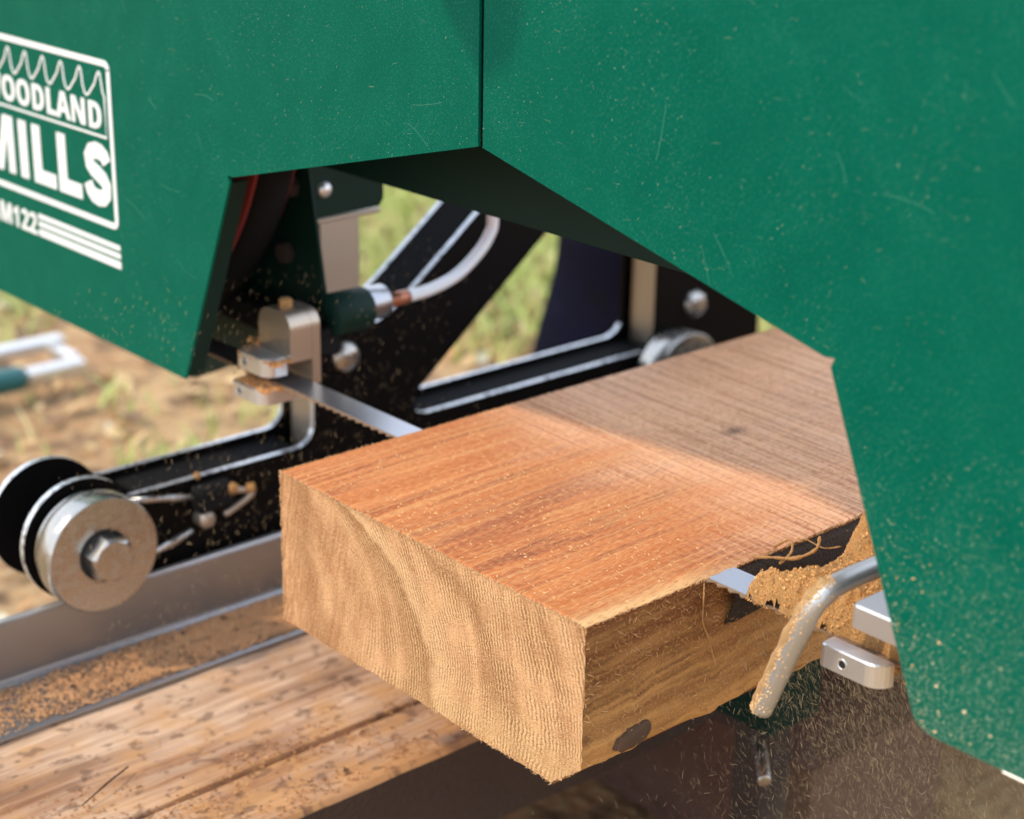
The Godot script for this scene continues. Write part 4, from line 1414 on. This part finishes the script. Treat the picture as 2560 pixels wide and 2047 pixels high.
func guide_block(called: String, x0: float, x1: float, y0: float, y1: float, z0: float, z1: float, hole_at: float, p: Node3D, flip := false) -> MeshInstance3D:
	# plan outline with one rounded and one chamfered front corner
	var pl := PackedVector2Array([Vector2(x0, z0), Vector2(x0, z1 - 0.002)])
	if flip:
		pl.append(Vector2(x0 + 0.002, z1))
		pl.append_array(arc(Vector2(x1 - 0.008, z1 - 0.008), 0.008, 90, 0, 6))
	else:
		pl.append_array(arc(Vector2(x0 + 0.003, z1 - 0.003), 0.003, 180, 90, 3))
		pl.append_array(arc(Vector2(x1 - 0.009, z1 - 0.009), 0.009, 90, 0, 6))
	pl.append(Vector2(x1, z0))
	var st := begin()
	var c := 0.0008
	var inset := PackedVector2Array()
	var mid := Vector2((x0 + x1) * 0.5, (z0 + z1) * 0.5)
	for v in pl:
		inset.append(v + (mid - v).normalized() * c * 1.3)
	for i in pl.size():
		var j := (i + 1) % pl.size()
		var a := pl[i]; var b := pl[j]
		quad(st, Vector3(a.x, y0, a.y), Vector3(a.x, y1 - c, a.y), Vector3(b.x, y1 - c, b.y), Vector3(b.x, y0, b.y))
		quad(st, Vector3(a.x, y1 - c, a.y), Vector3(inset[i].x, y1, inset[i].y), Vector3(inset[j].x, y1, inset[j].y), Vector3(b.x, y1 - c, b.y))
	var t := Geometry2D.triangulate_polygon(inset)
	for i in range(0, t.size(), 3):
		tri(st, Vector3(inset[t[i]].x, y1, inset[t[i]].y), Vector3(inset[t[i + 1]].x, y1, inset[t[i + 1]].y), Vector3(inset[t[i + 2]].x, y1, inset[t[i + 2]].y))
		tri(st, Vector3(pl[t[i]].x, y0, pl[t[i]].y), Vector3(pl[t[i + 2]].x, y0, pl[t[i + 2]].y), Vector3(pl[t[i + 1]].x, y0, pl[t[i + 1]].y))
	var o := obj(called, st, M.alu, p)
	if hole_at > 9.0:
		return o
	# set screw sunk in the front
	st = begin(false)
	lathe(st, Vector3(hole_at, (y0 + y1) * 0.5 - 0.0005, z1 + 0.00015), Vector3(0, 0, 1), [Vector2(0, 0.0029), Vector2(0.0003, 0.0027), Vector2(0.0003, 0.0021), Vector2(0.0, 0.0019)], 20)
	obj("screw_rim", st, M.alu, o)
	st = begin(false)
	lathe(st, Vector3(hole_at, (y0 + y1) * 0.5 - 0.0005, z1 + 0.0002), Vector3(0, 0, 1), [Vector2(0, 0.0019), Vector2(0.0, 0.0001)], 16)
	obj("set_screw", st, M.hole, o)
	return o

func guides(p: Node3D) -> void:
	# the blade with its teeth forward
	var st := begin()
	extrude(st, "y", PackedVector2Array([Vector2(-0.40, -0.1025), Vector2(0.66, -0.1025), Vector2(0.66, -0.0835), Vector2(-0.40, -0.0835)]), -0.0018, -0.0008)
	var blade := obj("saw_blade", st, M.blade, p)
	st = begin()
	var x := -0.40
	while x < 0.65:
		extrude(st, "y", PackedVector2Array([Vector2(x, -0.08352), Vector2(x, -0.0822), Vector2(x + 0.0028, -0.0802), Vector2(x + 0.0050, -0.0824), Vector2(x + 0.0075, -0.08352)]), -0.0017, -0.0009)
		x += 0.0075
	obj("blade_teeth", st, M.tooth, blade)
	# left guide: rounded bracket and two blocks above and below the blade
	st = begin()
	var prof := PackedVector2Array([Vector2(-0.150, -0.004)])
	prof.append_array(arc(Vector2(-0.138, 0.033), 0.012, 180, 90, 8))
	prof.append_array(arc(Vector2(-0.125, 0.035), 0.010, 90, 0, 8))
	prof.append(Vector2(-0.115, -0.004))
	var upper := PackedVector2Array()
	for v in prof:
		upper.append(Vector2(v.x, maxf(v.y, 0.0135)))
	extrude(st, "z", upper, -0.1045, -0.0880)
	extrude(st, "z", prof, -0.1110, -0.1047)
	obj("guide_arm", st, M.arm, p)
	guide_block("lower_guide_block", -0.1520, -0.117, -0.0118, -0.0020, -0.100, -0.067, -0.1425, p)
	guide_block("upper_guide_block", -0.1535, -0.119, 0.0050, 0.0170, -0.0878, -0.0725, -0.1440, p)
	# right guide
	guide_block("lower_guide_block", 0.3290, 0.3640, -0.0085, 0.0030, -0.0762, -0.0670, 0.3425, p)
	guide_block("upper_guide_block", 0.3480, 0.3850, 0.0200, 0.0310, -0.098, -0.0620, 10.0, p)
	st = begin()
	bevel_box(st, Vector3(0.352, -0.012, -0.128), Vector3(0.400, 0.060, -0.106), 0.003)
	obj("guide_arm", st, M.green_shaded, p)
	st = begin()
	bevel_box(st, Vector3(-0.30, 0.012, -0.1295), Vector3(-0.1165, 0.030, -0.1112), 0.002)
	obj("guide_slide", st, M.rubber, p)
	st = begin()
	bevel_box(st, Vector3(0.3705, 0.062, -0.1295), Vector3(0.60, 0.082, -0.1062), 0.002)
	obj("guide_slide", st, M.black, p)
	# bent lock handle
	st = begin(false)
	var path := smooth_path([Vector3(0.3080, -0.0370, -0.055), Vector3(0.3158, -0.0165, -0.055), Vector3(0.3268, 0.0120, -0.055), Vector3(0.3320, 0.0255, -0.0568), Vector3(0.3355, 0.0328, -0.0640), Vector3(0.3365, 0.0348, -0.0760), Vector3(0.3370, 0.0348, -0.10), Vector3(0.3370, 0.0345, -0.128)], 6)
	tube(st, path, 0.0051, 20)
	var h := obj("lock_handle", st, M.galv, p)
	# sawdust caked along the weather side of the handle
	st = begin(false)
	var cake := []
	var cr := []
	for i in 27:
		var q: Vector3 = path[i]
		cake.append(q + Vector3(-0.0019, 0.0014, 0.0012) + Vector3(noise_b.get_noise_1d(i * 2.3), noise_b.get_noise_1d(i * 2.3 + 90.0), 0) * 0.0006)
		cr.append(0.0037 + noise_b.get_noise_1d(i * 1.7 + 30.0) * 0.0010 - (0.0016 if i < 2 or i > 24 else 0.0))
	tube(st, cake, cr, 14)
	var cm := mat(lin(0.70, 0.42, 0.18), 0.95)
	speckle_bump(cm, 110.0, 0.10, 0.09)
	var ck := obj("caked_sawdust", st, cm, h)
	ck.set_meta("kind", "stuff")
	var gx := []
	var gc := []
	for i in 7000:
		var k := rng.randi_range(0, 24)
		var q: Vector3 = path[k].lerp(path[k + 1], rng.randf())
		var d := (Vector3(-0.75, 0.55, 0.35) + Vector3(rng.randfn(0, 0.45), rng.randfn(0, 0.45), rng.randfn(0, 0.45))).normalized()
		var ax: Vector3 = (path[k + 1] - path[k]).normalized()
		d = (d - ax * d.dot(ax)).normalized()
		var s := rng.randf_range(0.0002, 0.0006)
		gx.append(Transform3D(turned().scaled(Vector3.ONE * s), q + d * 0.0052))
		gc.append(Color(0.66, 0.36, 0.13).lerp(Color(0.82, 0.60, 0.32), rng.randf()))
	scatter("sawdust_grains", chip_mesh(1.0, 0.8, 0.9), gx, gc, M.dust, h)
	# crumbs and dust round the left guide
	var xf := []
	var cl := []
	var chip := chip_mesh(1.0, 0.8, 0.9)
	for i in 900:
		var q := Vector3(rng.randf_range(-0.15, -0.112), 0.0152, rng.randf_range(-0.089, -0.073))
		if i % 3 == 0:
			q = Vector3(rng.randf_range(-0.148, -0.114), -0.0018, rng.randf_range(-0.083, -0.068))
		elif i % 3 == 1:
			q = Vector3(rng.randfn(-0.152, 0.003), rng.randf_range(-0.006, 0.022), rng.randfn(-0.09, 0.006))
		var s := 0.0004 + 0.0014 * pow(rng.randf(), 2.0)
		xf.append(Transform3D(turned().scaled(Vector3.ONE * s), q))
		cl.append(Color(0.50, 0.20, 0.06).lerp(Color(0.66, 0.34, 0.12), rng.randf()))
	scatter("sawdust_crumbs", chip, xf, cl, M.dust, p)

# ---------------------------------------------------------------- other things
func small_things() -> void:
	# clamp under the timber with its rod handle
	var cl := thing("log_clamp", "dark green log clamp in the shade under the timber, steel rod handle pointing out", "log clamp", Vector3(0.15, -0.36, -0.25))
	var st := begin()
	bevel_box(st, Vector3(0.118, -0.185, -0.285), Vector3(0.170, -0.105, -0.236), 0.003)
	obj("clamp_post", st, M.green_shaded, cl)
	st = begin()
	bevel_box(st, Vector3(0.128, -0.36, -0.278), Vector3(0.156, -0.1852, -0.250), 0.003)
	obj("clamp_stem", st, M.rust, cl)
	st = begin(false)
	tube(st, [Vector3(0.105, -0.1985, -0.2935), Vector3(0.150, -0.1992, -0.2495), Vector3(0.1828, -0.2, -0.2176), Vector3(0.1835, -0.2, -0.2170)], [0.0044, 0.0044, 0.0044, 0.0038], 18)
	obj("rod_handle", st, M.zinc, cl)
	# tool lying in the yard
	var t := thing("cant_hook", "teal-handled tool with a pale metal fork lying on the brown yard", "tool", Vector3(-1.15, -0.345, -0.36))
	st = begin(false)
	tube(st, [Vector3(-1.118, -0.334, -0.10), Vector3(-1.118, -0.334, -0.385), Vector3(-1.118, -0.334, -0.392)], [0.0155, 0.0155, 0.012], 18)
	obj("handle", st, M.teal, t)
	st = begin()
	bevel_box(st, Vector3(-1.126, -0.340, -0.470), Vector3(-1.106, -0.325, -0.3925), 0.003)
	bevel_box(st, Vector3(-1.196, -0.330, -0.480), Vector3(-1.176, -0.315, -0.12), 0.003)
	bevel_box(st, Vector3(-1.1755, -0.340, -0.472), Vector3(-1.1265, -0.322, -0.456), 0.003)
	obj("fork", st, M.alu, t)
	# shavings that hang at the cut
	var k := 0
	for w in [
		["long brown wood string hanging down the near side of the timber below the blade", [Vector3(0.2475, -0.002, -0.079), Vector3(0.2500, -0.010, -0.0765), Vector3(0.2495, -0.022, -0.0775), Vector3(0.2500, -0.034, -0.083), Vector3(0.2490, -0.0435, -0.087), Vector3(0.2500, -0.050, -0.089)], 0.0006],
		["looping curl of wood string at the timber edge above the sawdust", [Vector3(0.2455, 0.001, -0.133), Vector3(0.2560, 0.009, -0.132), Vector3(0.2620, 0.006, -0.1265), Vector3(0.2590, 0.000, -0.1215)], 0.0011],
		["thick fuzzy wood strip curled between the timber edge and the sawdust heap", [Vector3(0.2460, 0.000, -0.118), Vector3(0.2560, 0.003, -0.1195), Vector3(0.2660, 0.0045, -0.1250), Vector3(0.2720, 0.0090, -0.1330), Vector3(0.2700, 0.0140, -0.1380)], 0.0013],
		["thin wood thread stretched from the timber edge to the sawdust heap", [Vector3(0.2470, 0.001, -0.150), Vector3(0.2580, 0.006, -0.1440), Vector3(0.2700, 0.0065, -0.1420), Vector3(0.2790, 0.010, -0.1440)], 0.0005]]:
		var p: Array = w[1]
		var o := thing("wood_shaving", w[0], "shaving", p[0], "shavings torn out at the cut")
		st = begin(false)
		var path := smooth_path(p, 6)
		var rr := []
		for i in path.size():
			rr.append(w[2] * 0.7 * (1.0 + 0.5 * noise_b.get_noise_1d(i * 3.1 + k * 20.0)))
		tube(st, path, rr, 7)
		obj("strand", st, M.sawdust, o)
		k += 1
	# unseen twig added overhead so that its leaf shades the cover seam
	var tw := thing("added_twig", "unseen leafy twig added above the saw cover so that its leaf shades the seam", "twig", Vector3(-0.36, 0.80, 0.42))
	var s := Vector3(-0.36, 1.0, 0.87) * 0.15
	var at := Vector3(0.124, 0.273, -0.035) + s
	st = begin(false)
	tube(st, smooth_path([Vector3(-0.36, 0.80, 0.42) + Vector3(-0.9, 0.9, 0.3), Vector3(-0.6, 1.1, 0.55), at + Vector3(-0.06, 0.12, 0.02), at + Vector3(-0.005, 0.03, 0.0)]), [0.008, 0.008, 0.008, 0.008, 0.007, 0.007, 0.007, 0.006, 0.006, 0.006, 0.005, 0.005, 0.005, 0.004, 0.004, 0.004, 0.003, 0.003, 0.003, 0.003, 0.002, 0.002, 0.002, 0.0015, 0.001], 8)
	obj("stem", st, M.bark, tw)
	st = begin()
	var tip := at + Vector3(0.006, -0.043, 0.0)
	var root := at + Vector3(-0.005, 0.035, 0.0)
	var wv := Vector3(0.030, 0.004, 0.012)
	var m1 := root.lerp(tip, 0.35)
	var m2 := root.lerp(tip, 0.7)
	tri(st, root, m1 - wv, m1); tri(st, root, m1, m1 + wv)
	quad(st, m1, m1 - wv, m2 - wv * 0.75, m2); quad(st, m1, m2, m2 + wv * 0.75, m1 + wv)
	tri(st, m2, m2 - wv * 0.75, tip); tri(st, m2, tip, m2 + wv * 0.75)
	var lf := mat(lin(0.05, 0.10, 0.03), 0.6)
	obj("leaf", st, lf, tw)

# ---------------------------------------------------------------- sawdust heaped and flying
func sawdust() -> void:
	# heap on the blade by the right guide
	var poly := PackedVector2Array([Vector2(0.2725, -0.0815), Vector2(0.2665, -0.091), Vector2(0.2660, -0.0995), Vector2(0.2735, -0.1045), Vector2(0.2835, -0.1015), Vector2(0.2885, -0.1085), Vector2(0.2890, -0.126), Vector2(0.2775, -0.150), Vector2(0.2760, -0.175), Vector2(0.30, -0.19), Vector2(0.36, -0.185), Vector2(0.40, -0.15), Vector2(0.41, -0.10), Vector2(0.39, -0.080), Vector2(0.357, -0.0835), Vector2(0.349, -0.0840), Vector2(0.339, -0.0845), Vector2(0.326, -0.0840), Vector2(0.309, -0.0830), Vector2(0.294, -0.0820)])
	var st := begin(false)
	var cell := 0.0012
	var hgt := func(x: float, z: float) -> float:
		var p := Vector2(x, z)
		var d := 1.0
		for i in poly.size():
			var q := Geometry2D.get_closest_point_to_segment(p, poly[i], poly[(i + 1) % poly.size()])
			d = minf(d, p.distance_to(q))
		if not Geometry2D.is_point_in_polygon(p, poly):
			d = -d
		d += noise_a.get_noise_2d(x * 120.0, z * 120.0) * 0.0022
		if d <= -0.001:
			return -1.0
		var h := 0.0195 * sqrt(clampf(d / 0.011, 0.0, 1.0))
		h *= 0.72 + 0.28 * smoothstep(0.27, 0.30, x)
		h += 0.022 * smoothstep(-0.112, -0.155, z) * clampf(d / 0.012, 0, 1)
		h -= 0.007 * smoothstep(0.315, 0.345, x) * smoothstep(-0.095, -0.08, z)
		h += (noise_a.get_noise_2d(x * 190.0, z * 190.0) * 0.0027 + noise_b.get_noise_2d(x * 800.0, z * 800.0) * 0.0004) * clampf(d / 0.003, 0.2, 1)
		return h - 0.0012
	var nx := 126
	var nzc := 106
	var grid := []
	for j in nzc:
		var row := PackedFloat32Array()
		for i in nx:
			row.append(hgt.call(0.262 + i * cell, -0.19 + j * cell))
		grid.append(row)
	for j in nzc - 1:
		for i in nx - 1:
			var h := [grid[j][i], grid[j][i + 1], grid[j + 1][i + 1], grid[j + 1][i]]
			if h.min() < -0.5:
				continue
			var x := 0.262 + i * cell
			var z := -0.19 + j * cell
			quad(st, Vector3(x, h[0], z), Vector3(x + cell, h[1], z), Vector3(x + cell, h[2], z + cell), Vector3(x, h[3], z + cell))
	var heap := obj("sawdust_heap", st, M.sawdust)
	tag(heap, "orange sawdust heaped on the blade around the right guide blocks", "sawdust", "", "stuff")
	var chip := chip_mesh(1.0, 0.7, 0.8)
	var xf := []
	var cl := []
	for i in 16000:
		var x := rng.randf_range(0.262, 0.40)
		var z := rng.randf_range(-0.19, -0.066)
		var gi := int((x - 0.262) / cell)
		var gj := int((z + 0.19) / cell)
		var h: float = grid[clampi(gj, 0, nzc - 1)][clampi(gi, 0, nx - 1)]
		if h < -0.5:
			continue
		var s := 0.00015 + 0.0006 * pow(rng.randf(), 2.5)
		xf.append(Transform3D(turned().scaled(Vector3(s * 1.4, s, s)), Vector3(x, h + s * 0.2, z)))
		cl.append(Color(0.60, 0.26, 0.07).lerp(Color(0.86, 0.50, 0.19), rng.randf()))
	scatter("sawdust_grains", chip, xf, cl, M.dust, heap)
	# chips in the air
	var fm := fibre_mesh(1.0, 0.05, 0.05)
	xf = []; cl = []
	for i in 2600:
		# drifting past the left rail, wheel and carriage
		var q := Vector3(rng.randf_range(-0.19, -0.02), rng.randf_range(-0.17, 0.07), rng.randf_range(-0.22, 0.05))
		if q.x > -0.06 and q.y > -0.10:
			q.x -= 0.1
		var s := rng.randf_range(0.0008, 0.0036)
		var dir := Vector3(rng.randfn(0.1, 0.3), rng.randfn(1.0, 0.5), rng.randfn(-0.2, 0.35)).normalized()
		var side := dir.cross(Vector3(0.3, 0.2, 0.9)).normalized()
		xf.append(Transform3D(Basis(dir * s, side * s * 0.45, dir.cross(side) * s * 0.45), q))
		cl.append(Color(0.34, 0.22, 0.10).lerp(Color(0.72, 0.54, 0.30), rng.randf()))
	scatter("flying_chips", fm, xf, cl, M.dust, self, "sawdust chips flying past the left wheel and rail", "sawdust")
	xf = []; cl = []
	for i in 60000:
		# spray that leaves the cut on the right and falls under the machine
		var t := pow(rng.randf(), 0.8)
		var q := Vector3(0.27 + 0.12 * rng.randf(), -0.02, -0.10) + Vector3(rng.randfn(-0.03, 0.06), -0.33 * t, rng.randfn(-0.10, 0.075)) * (0.25 + t)
		if q.y < -0.36 or q.x < 0.05 or (q.x < 0.20 and rng.randf() < 0.6) or (q.x < 0.252 and q.y > -0.10):
			continue
		var s := 0.0008 + 0.0038 * pow(rng.randf(), 2.2)
		var dir := Vector3(rng.randfn(-0.3, 0.5), rng.randfn(1.0, 0.5), rng.randfn(0.3, 0.5)).normalized()
		var side := dir.cross(Vector3(0.3, 0.2, 0.9)).normalized()
		xf.append(Transform3D(Basis(dir * s, side * s * 0.36, dir.cross(side) * s * 0.24), q))
		cl.append(Color(0.10, 0.07, 0.035).lerp(Color(0.66, 0.50, 0.28), pow(rng.randf(), 1.6)))
	scatter("sawdust_spray", fm, xf, cl, M.dust, self, "dense spray of sawdust falling from the right end of the cut", "sawdust")
	var fog := FogVolume.new()
	fog.name = "sawdust_haze"
	fog.shape = RenderingServer.FOG_VOLUME_SHAPE_ELLIPSOID
	fog.size = Vector3(0.34, 0.36, 0.36)
	add_child(fog)
	fog.position = Vector3(0.42, -0.17, -0.19)
	var fmat := FogMaterial.new()
	fmat.density = 0.55
	fmat.albedo = lin(0.80, 0.55, 0.30)
	fog.material = fmat
	tag(fog, "fine tan dust hanging in the air below the right guide", "dust", "", "stuff")
	# litter under the machine on the right
	xf = []; cl = []
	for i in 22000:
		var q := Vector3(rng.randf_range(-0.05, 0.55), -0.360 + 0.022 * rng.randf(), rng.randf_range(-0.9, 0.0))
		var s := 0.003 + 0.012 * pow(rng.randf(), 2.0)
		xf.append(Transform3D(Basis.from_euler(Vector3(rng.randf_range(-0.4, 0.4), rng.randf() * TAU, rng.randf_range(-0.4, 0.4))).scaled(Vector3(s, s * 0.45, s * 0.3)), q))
		cl.append((Color(0.20, 0.14, 0.07).lerp(Color(0.07, 0.08, 0.03), rng.randf())) * (0.4 + 1.5 * smoothstep(0.05, 0.32, q.x)))  # paler to the right: light scattered by dust is put into the colour
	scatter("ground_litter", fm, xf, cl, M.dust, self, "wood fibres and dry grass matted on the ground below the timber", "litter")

# ---------------------------------------------------------------- the person behind the mill
func person() -> void:
	# stands facing the mill; only a charcoal trouser leg shows under the carriage
	var f := Vector3(0.70, 0, 0.714)          # towards the mill
	var r := Vector3(0.714, 0, -0.70)         # the picture's right
	var foot := Vector3(-0.600, -0.362, -0.892)
	var base := foot + r * 0.42 - f * 0.02
	var up := Vector3.UP
	var pel := base + up * 0.93
	var o := Node3D.new()
	o.name = "person"
	add_child(o)
	o.position = base
	tag(o, "person in charcoal trousers standing behind the mill, one leg seen through the carriage", "person")
	# bones: a, b, radius a, radius b
	var bones := []
	for s in [-1.0, 1.0]:
		var hip: Vector3 = pel + r * 0.095 * s - up * 0.03
		var fo: Vector3 = foot if s < 0 else foot + r * 0.78 + f * 0.02
		var ank: Vector3 = fo + up * 0.09 - f * 0.02
		var knee := hip.lerp(ank, 0.5) + f * 0.045 + up * 0.02
		fo = fo - r * 0.005 if s < 0 else fo
		ank = fo + up * 0.09 - f * 0.02
		bones.append([hip, knee, 0.098, 0.070]); bones.append([knee, ank + up * 0.12, 0.074, 0.076]); bones.append([ank + up * 0.12, ank - up * 0.02, 0.078, 0.112])
		bones.append([ank - up * 0.045, ank - up * 0.05 + f * 0.16, 0.046, 0.038])
		var sh: Vector3 = pel + up * 0.50 + r * 0.19 * s
		var el: Vector3 = sh - up * 0.26 + r * 0.07 * s + f * 0.06
		var wr: Vector3 = el + f * 0.20 - up * 0.06 - r * 0.06 * s
		bones.append([sh, el, 0.054, 0.045]); bones.append([el, wr, 0.043, 0.030])
		var palm: Vector3 = wr + f * 0.06
		bones.append([wr, palm, 0.026, 0.026])
		for k in 4:
			var q: Vector3 = palm + r * (k - 1.5) * 0.021
			bones.append([q, q + f * (0.032 + 0.004 * (1 if k == 1 or k == 2 else 0)) - up * 0.012, 0.0105, 0.0095])
			bones.append([q + f * 0.034 - up * 0.012, q + f * 0.044 - up * 0.042, 0.0095, 0.0085])
		bones.append([wr + f * 0.02 - r * 0.02 * s, wr + f * 0.058 - r * 0.052 * s - up * 0.02, 0.012, 0.0095])
	bones.append([pel - up * 0.02, pel + up * 0.20, 0.135, 0.130])
	bones.append([pel + up * 0.20, pel + up * 0.42, 0.135, 0.150])
	bones.append([pel + up * 0.46 - r * 0.12, pel + up * 0.46 + r * 0.12, 0.085, 0.085])
	bones.append([pel + up * 0.48, pel + up * 0.64, 0.062, 0.056])
	var hd := pel + up * 0.735 + f * 0.02
	bones.append([hd + up * 0.02, hd + up * 0.021, 0.088, 0.088])
	bones.append([hd - up * 0.045 + f * 0.022, hd - up * 0.060 + f * 0.032, 0.062, 0.050])
	bones.append([hd + f * 0.088 + up * 0.005, hd + f * 0.106 - up * 0.022, 0.010, 0.014])
	for s in [-1.0, 1.0]:
		bones.append([hd + r * 0.088 * s + up * 0.012, hd + r * 0.092 * s - up * 0.022, 0.012, 0.010])
	var tint := func(p: Vector3) -> Color:
		var h := (p - base).y
		if h < 0.075:
			return Color(0.035, 0.025, 0.02)
		if h < 0.97 and (p - base).dot(f) < 0.15:
			return Color(0.010, 0.010, 0.018) * (1.0 + 0.35 * noise_a.get_noise_3dv(p * 9.0))
		if h > 1.47 or (p - wrist_side(p, pel, f)).length() < 0.0:
			return Color(0.46, 0.27, 0.19)
		if (p - pel).dot(f) > 0.235:
			return Color(0.46, 0.27, 0.19)
		return Color(0.10, 0.14, 0.20)
	var m := mat(Color.WHITE, 0.95)
	m.metallic_specular = 0.1
	m.vertex_color_use_as_albedo = true
	var st := begin(false)
	nets(st, bones, 0.013, tint)
	obj("body", st, m, o)
	# hair as a cap over the skull, eyes and mouth
	st = begin(false)
	var hair := []
	hair.append([hd + up * 0.035 - f * 0.012, hd + up * 0.036 - f * 0.012, 0.092, 0.092])
	hair.append([hd - up * 0.01 - f * 0.03, hd - up * 0.04 - f * 0.035, 0.074, 0.060])
	nets(st, hair, 0.009, func(_p: Vector3) -> Color: return Color(0.05, 0.03, 0.02))
	obj("hair", st, m, o)
	for s in [-1.0, 1.0]:
		st = begin(false)
		lathe(st, hd + f * 0.083 + r * 0.032 * s + up * 0.014, f, [Vector2(0, 0.011), Vector2(0.004, 0.009), Vector2(0.006, 0.004), Vector2(0.0065, 0.0002)], 14)
		obj("eye", st, M.white_paint, o)
	st = begin()
	bevel_box(st, Vector3(-0.022, -0.004, -0.004), Vector3(0.022, 0.004, 0.004), 0.002)
	var mouth := obj("mouth", st, mat(lin(0.3, 0.1, 0.08), 0.6), o)
	mouth.transform = Transform3D(Basis(r, up, f), hd + f * 0.082 - up * 0.058 - base)

func wrist_side(p: Vector3, pel: Vector3, _f: Vector3) -> Vector3:
	return p + (pel - p) * 0.0

# surface nets over a smooth union of tapered capsules; visits only cells near each bone
func nets(st: SurfaceTool, bones: Array, cell: float, tint: Callable) -> void:
	var lo := Vector3.ONE * 1e9
	var hi := -lo
	for b in bones:
		for e in [[b[0], b[2]], [b[1], b[3]]]:
			var v: Vector3 = e[0]
			lo = lo.min(v - Vector3.ONE * (e[1] + 0.05)); hi = hi.max(v + Vector3.ONE * (e[1] + 0.05))
	var n := Vector3i(((hi - lo) / cell).ceil()) + Vector3i.ONE
	var field := PackedFloat32Array(); field.resize(n.x * n.y * n.z); field.fill(1.0)
	var kk := 0.022
	for b in bones:
		var a: Vector3 = b[0]; var e: Vector3 = b[1]
		var ra: float = b[2]; var rb: float = b[3]
		var m := maxf(ra, rb) + 0.045
		var l0 := Vector3i(((a.min(e) - Vector3.ONE * m - lo) / cell).floor()).clamp(Vector3i.ZERO, n - Vector3i.ONE)
		var l1 := Vector3i(((a.max(e) + Vector3.ONE * m - lo) / cell).ceil()).clamp(Vector3i.ZERO, n - Vector3i.ONE)
		var ab := e - a
		var inv := 1.0 / maxf(ab.length_squared(), 1e-9)
		var k := minf(kk, minf(ra, rb) * 0.6)
		for z in range(l0.z, l1.z + 1):
			for y in range(l0.y, l1.y + 1):
				var idx := (z * n.y + y) * n.x
				for x in range(l0.x, l1.x + 1):
					var p := lo + Vector3(x, y, z) * cell
					var t := clampf((p - a).dot(ab) * inv, 0.0, 1.0)
					var d := p.distance_to(a + ab * t) - lerpf(ra, rb, t)
					var o := field[idx + x]
					var h := maxf(k - absf(d - o), 0.0) / k
					field[idx + x] = minf(d, o) - h * h * k * 0.25
	var vid := {}
	var verts := PackedVector3Array()
	var off := [0, 1, n.x, n.x + 1, n.x * n.y, n.x * n.y + 1, n.x * n.y + n.x, n.x * n.y + n.x + 1]
	var pairs := [[0, 1], [2, 3], [4, 5], [6, 7], [0, 2], [1, 3], [4, 6], [5, 7], [0, 4], [1, 5], [2, 6], [3, 7]]
	for z in n.z - 1:
		for y in n.y - 1:
			for x in n.x - 1:
				var i := (z * n.y + y) * n.x + x
				var s0 := field[i] < 0.0
				var mixed := false
				for k in range(1, 8):
					if (field[i + off[k]] < 0.0) != s0:
						mixed = true
						break
				if not mixed:
					continue
				var c := Vector3.ZERO
				var cnt := 0
				for q in pairs:
					var f0 := field[i + off[q[0]]]
					var f1 := field[i + off[q[1]]]
					if (f0 < 0.0) != (f1 < 0.0):
						var t := f0 / (f0 - f1)
						var p0 := Vector3(q[0] & 1, (q[0] >> 1) & 1, (q[0] >> 2) & 1)
						var p1 := Vector3(q[1] & 1, (q[1] >> 1) & 1, (q[1] >> 2) & 1)
						c += p0.lerp(p1, t)
						cnt += 1
				vid[i] = verts.size()
				verts.append(lo + (Vector3(x, y, z) + c / cnt) * cell)
	var steps := [1, n.x, n.x * n.y]
	for i in vid:
		for ax in 3:
			var u: int = steps[(ax + 1) % 3]
			var v: int = steps[(ax + 2) % 3]
			if i < u + v:
				continue
			var j: int = i + steps[ax]
			if (field[i] < 0.0) == (field[j] < 0.0):
				continue
			if not (vid.has(i - u) and vid.has(i - v) and vid.has(i - u - v)):
				continue
			var q := [verts[vid[i]], verts[vid[i - u]], verts[vid[i - u - v]], verts[vid[i - v]]]
			if field[i] < 0.0:
				q.reverse()
			for k in [0, 1, 2, 0, 2, 3]:
				st.set_color(tint.call(q[k]))
				st.add_vertex(q[k])
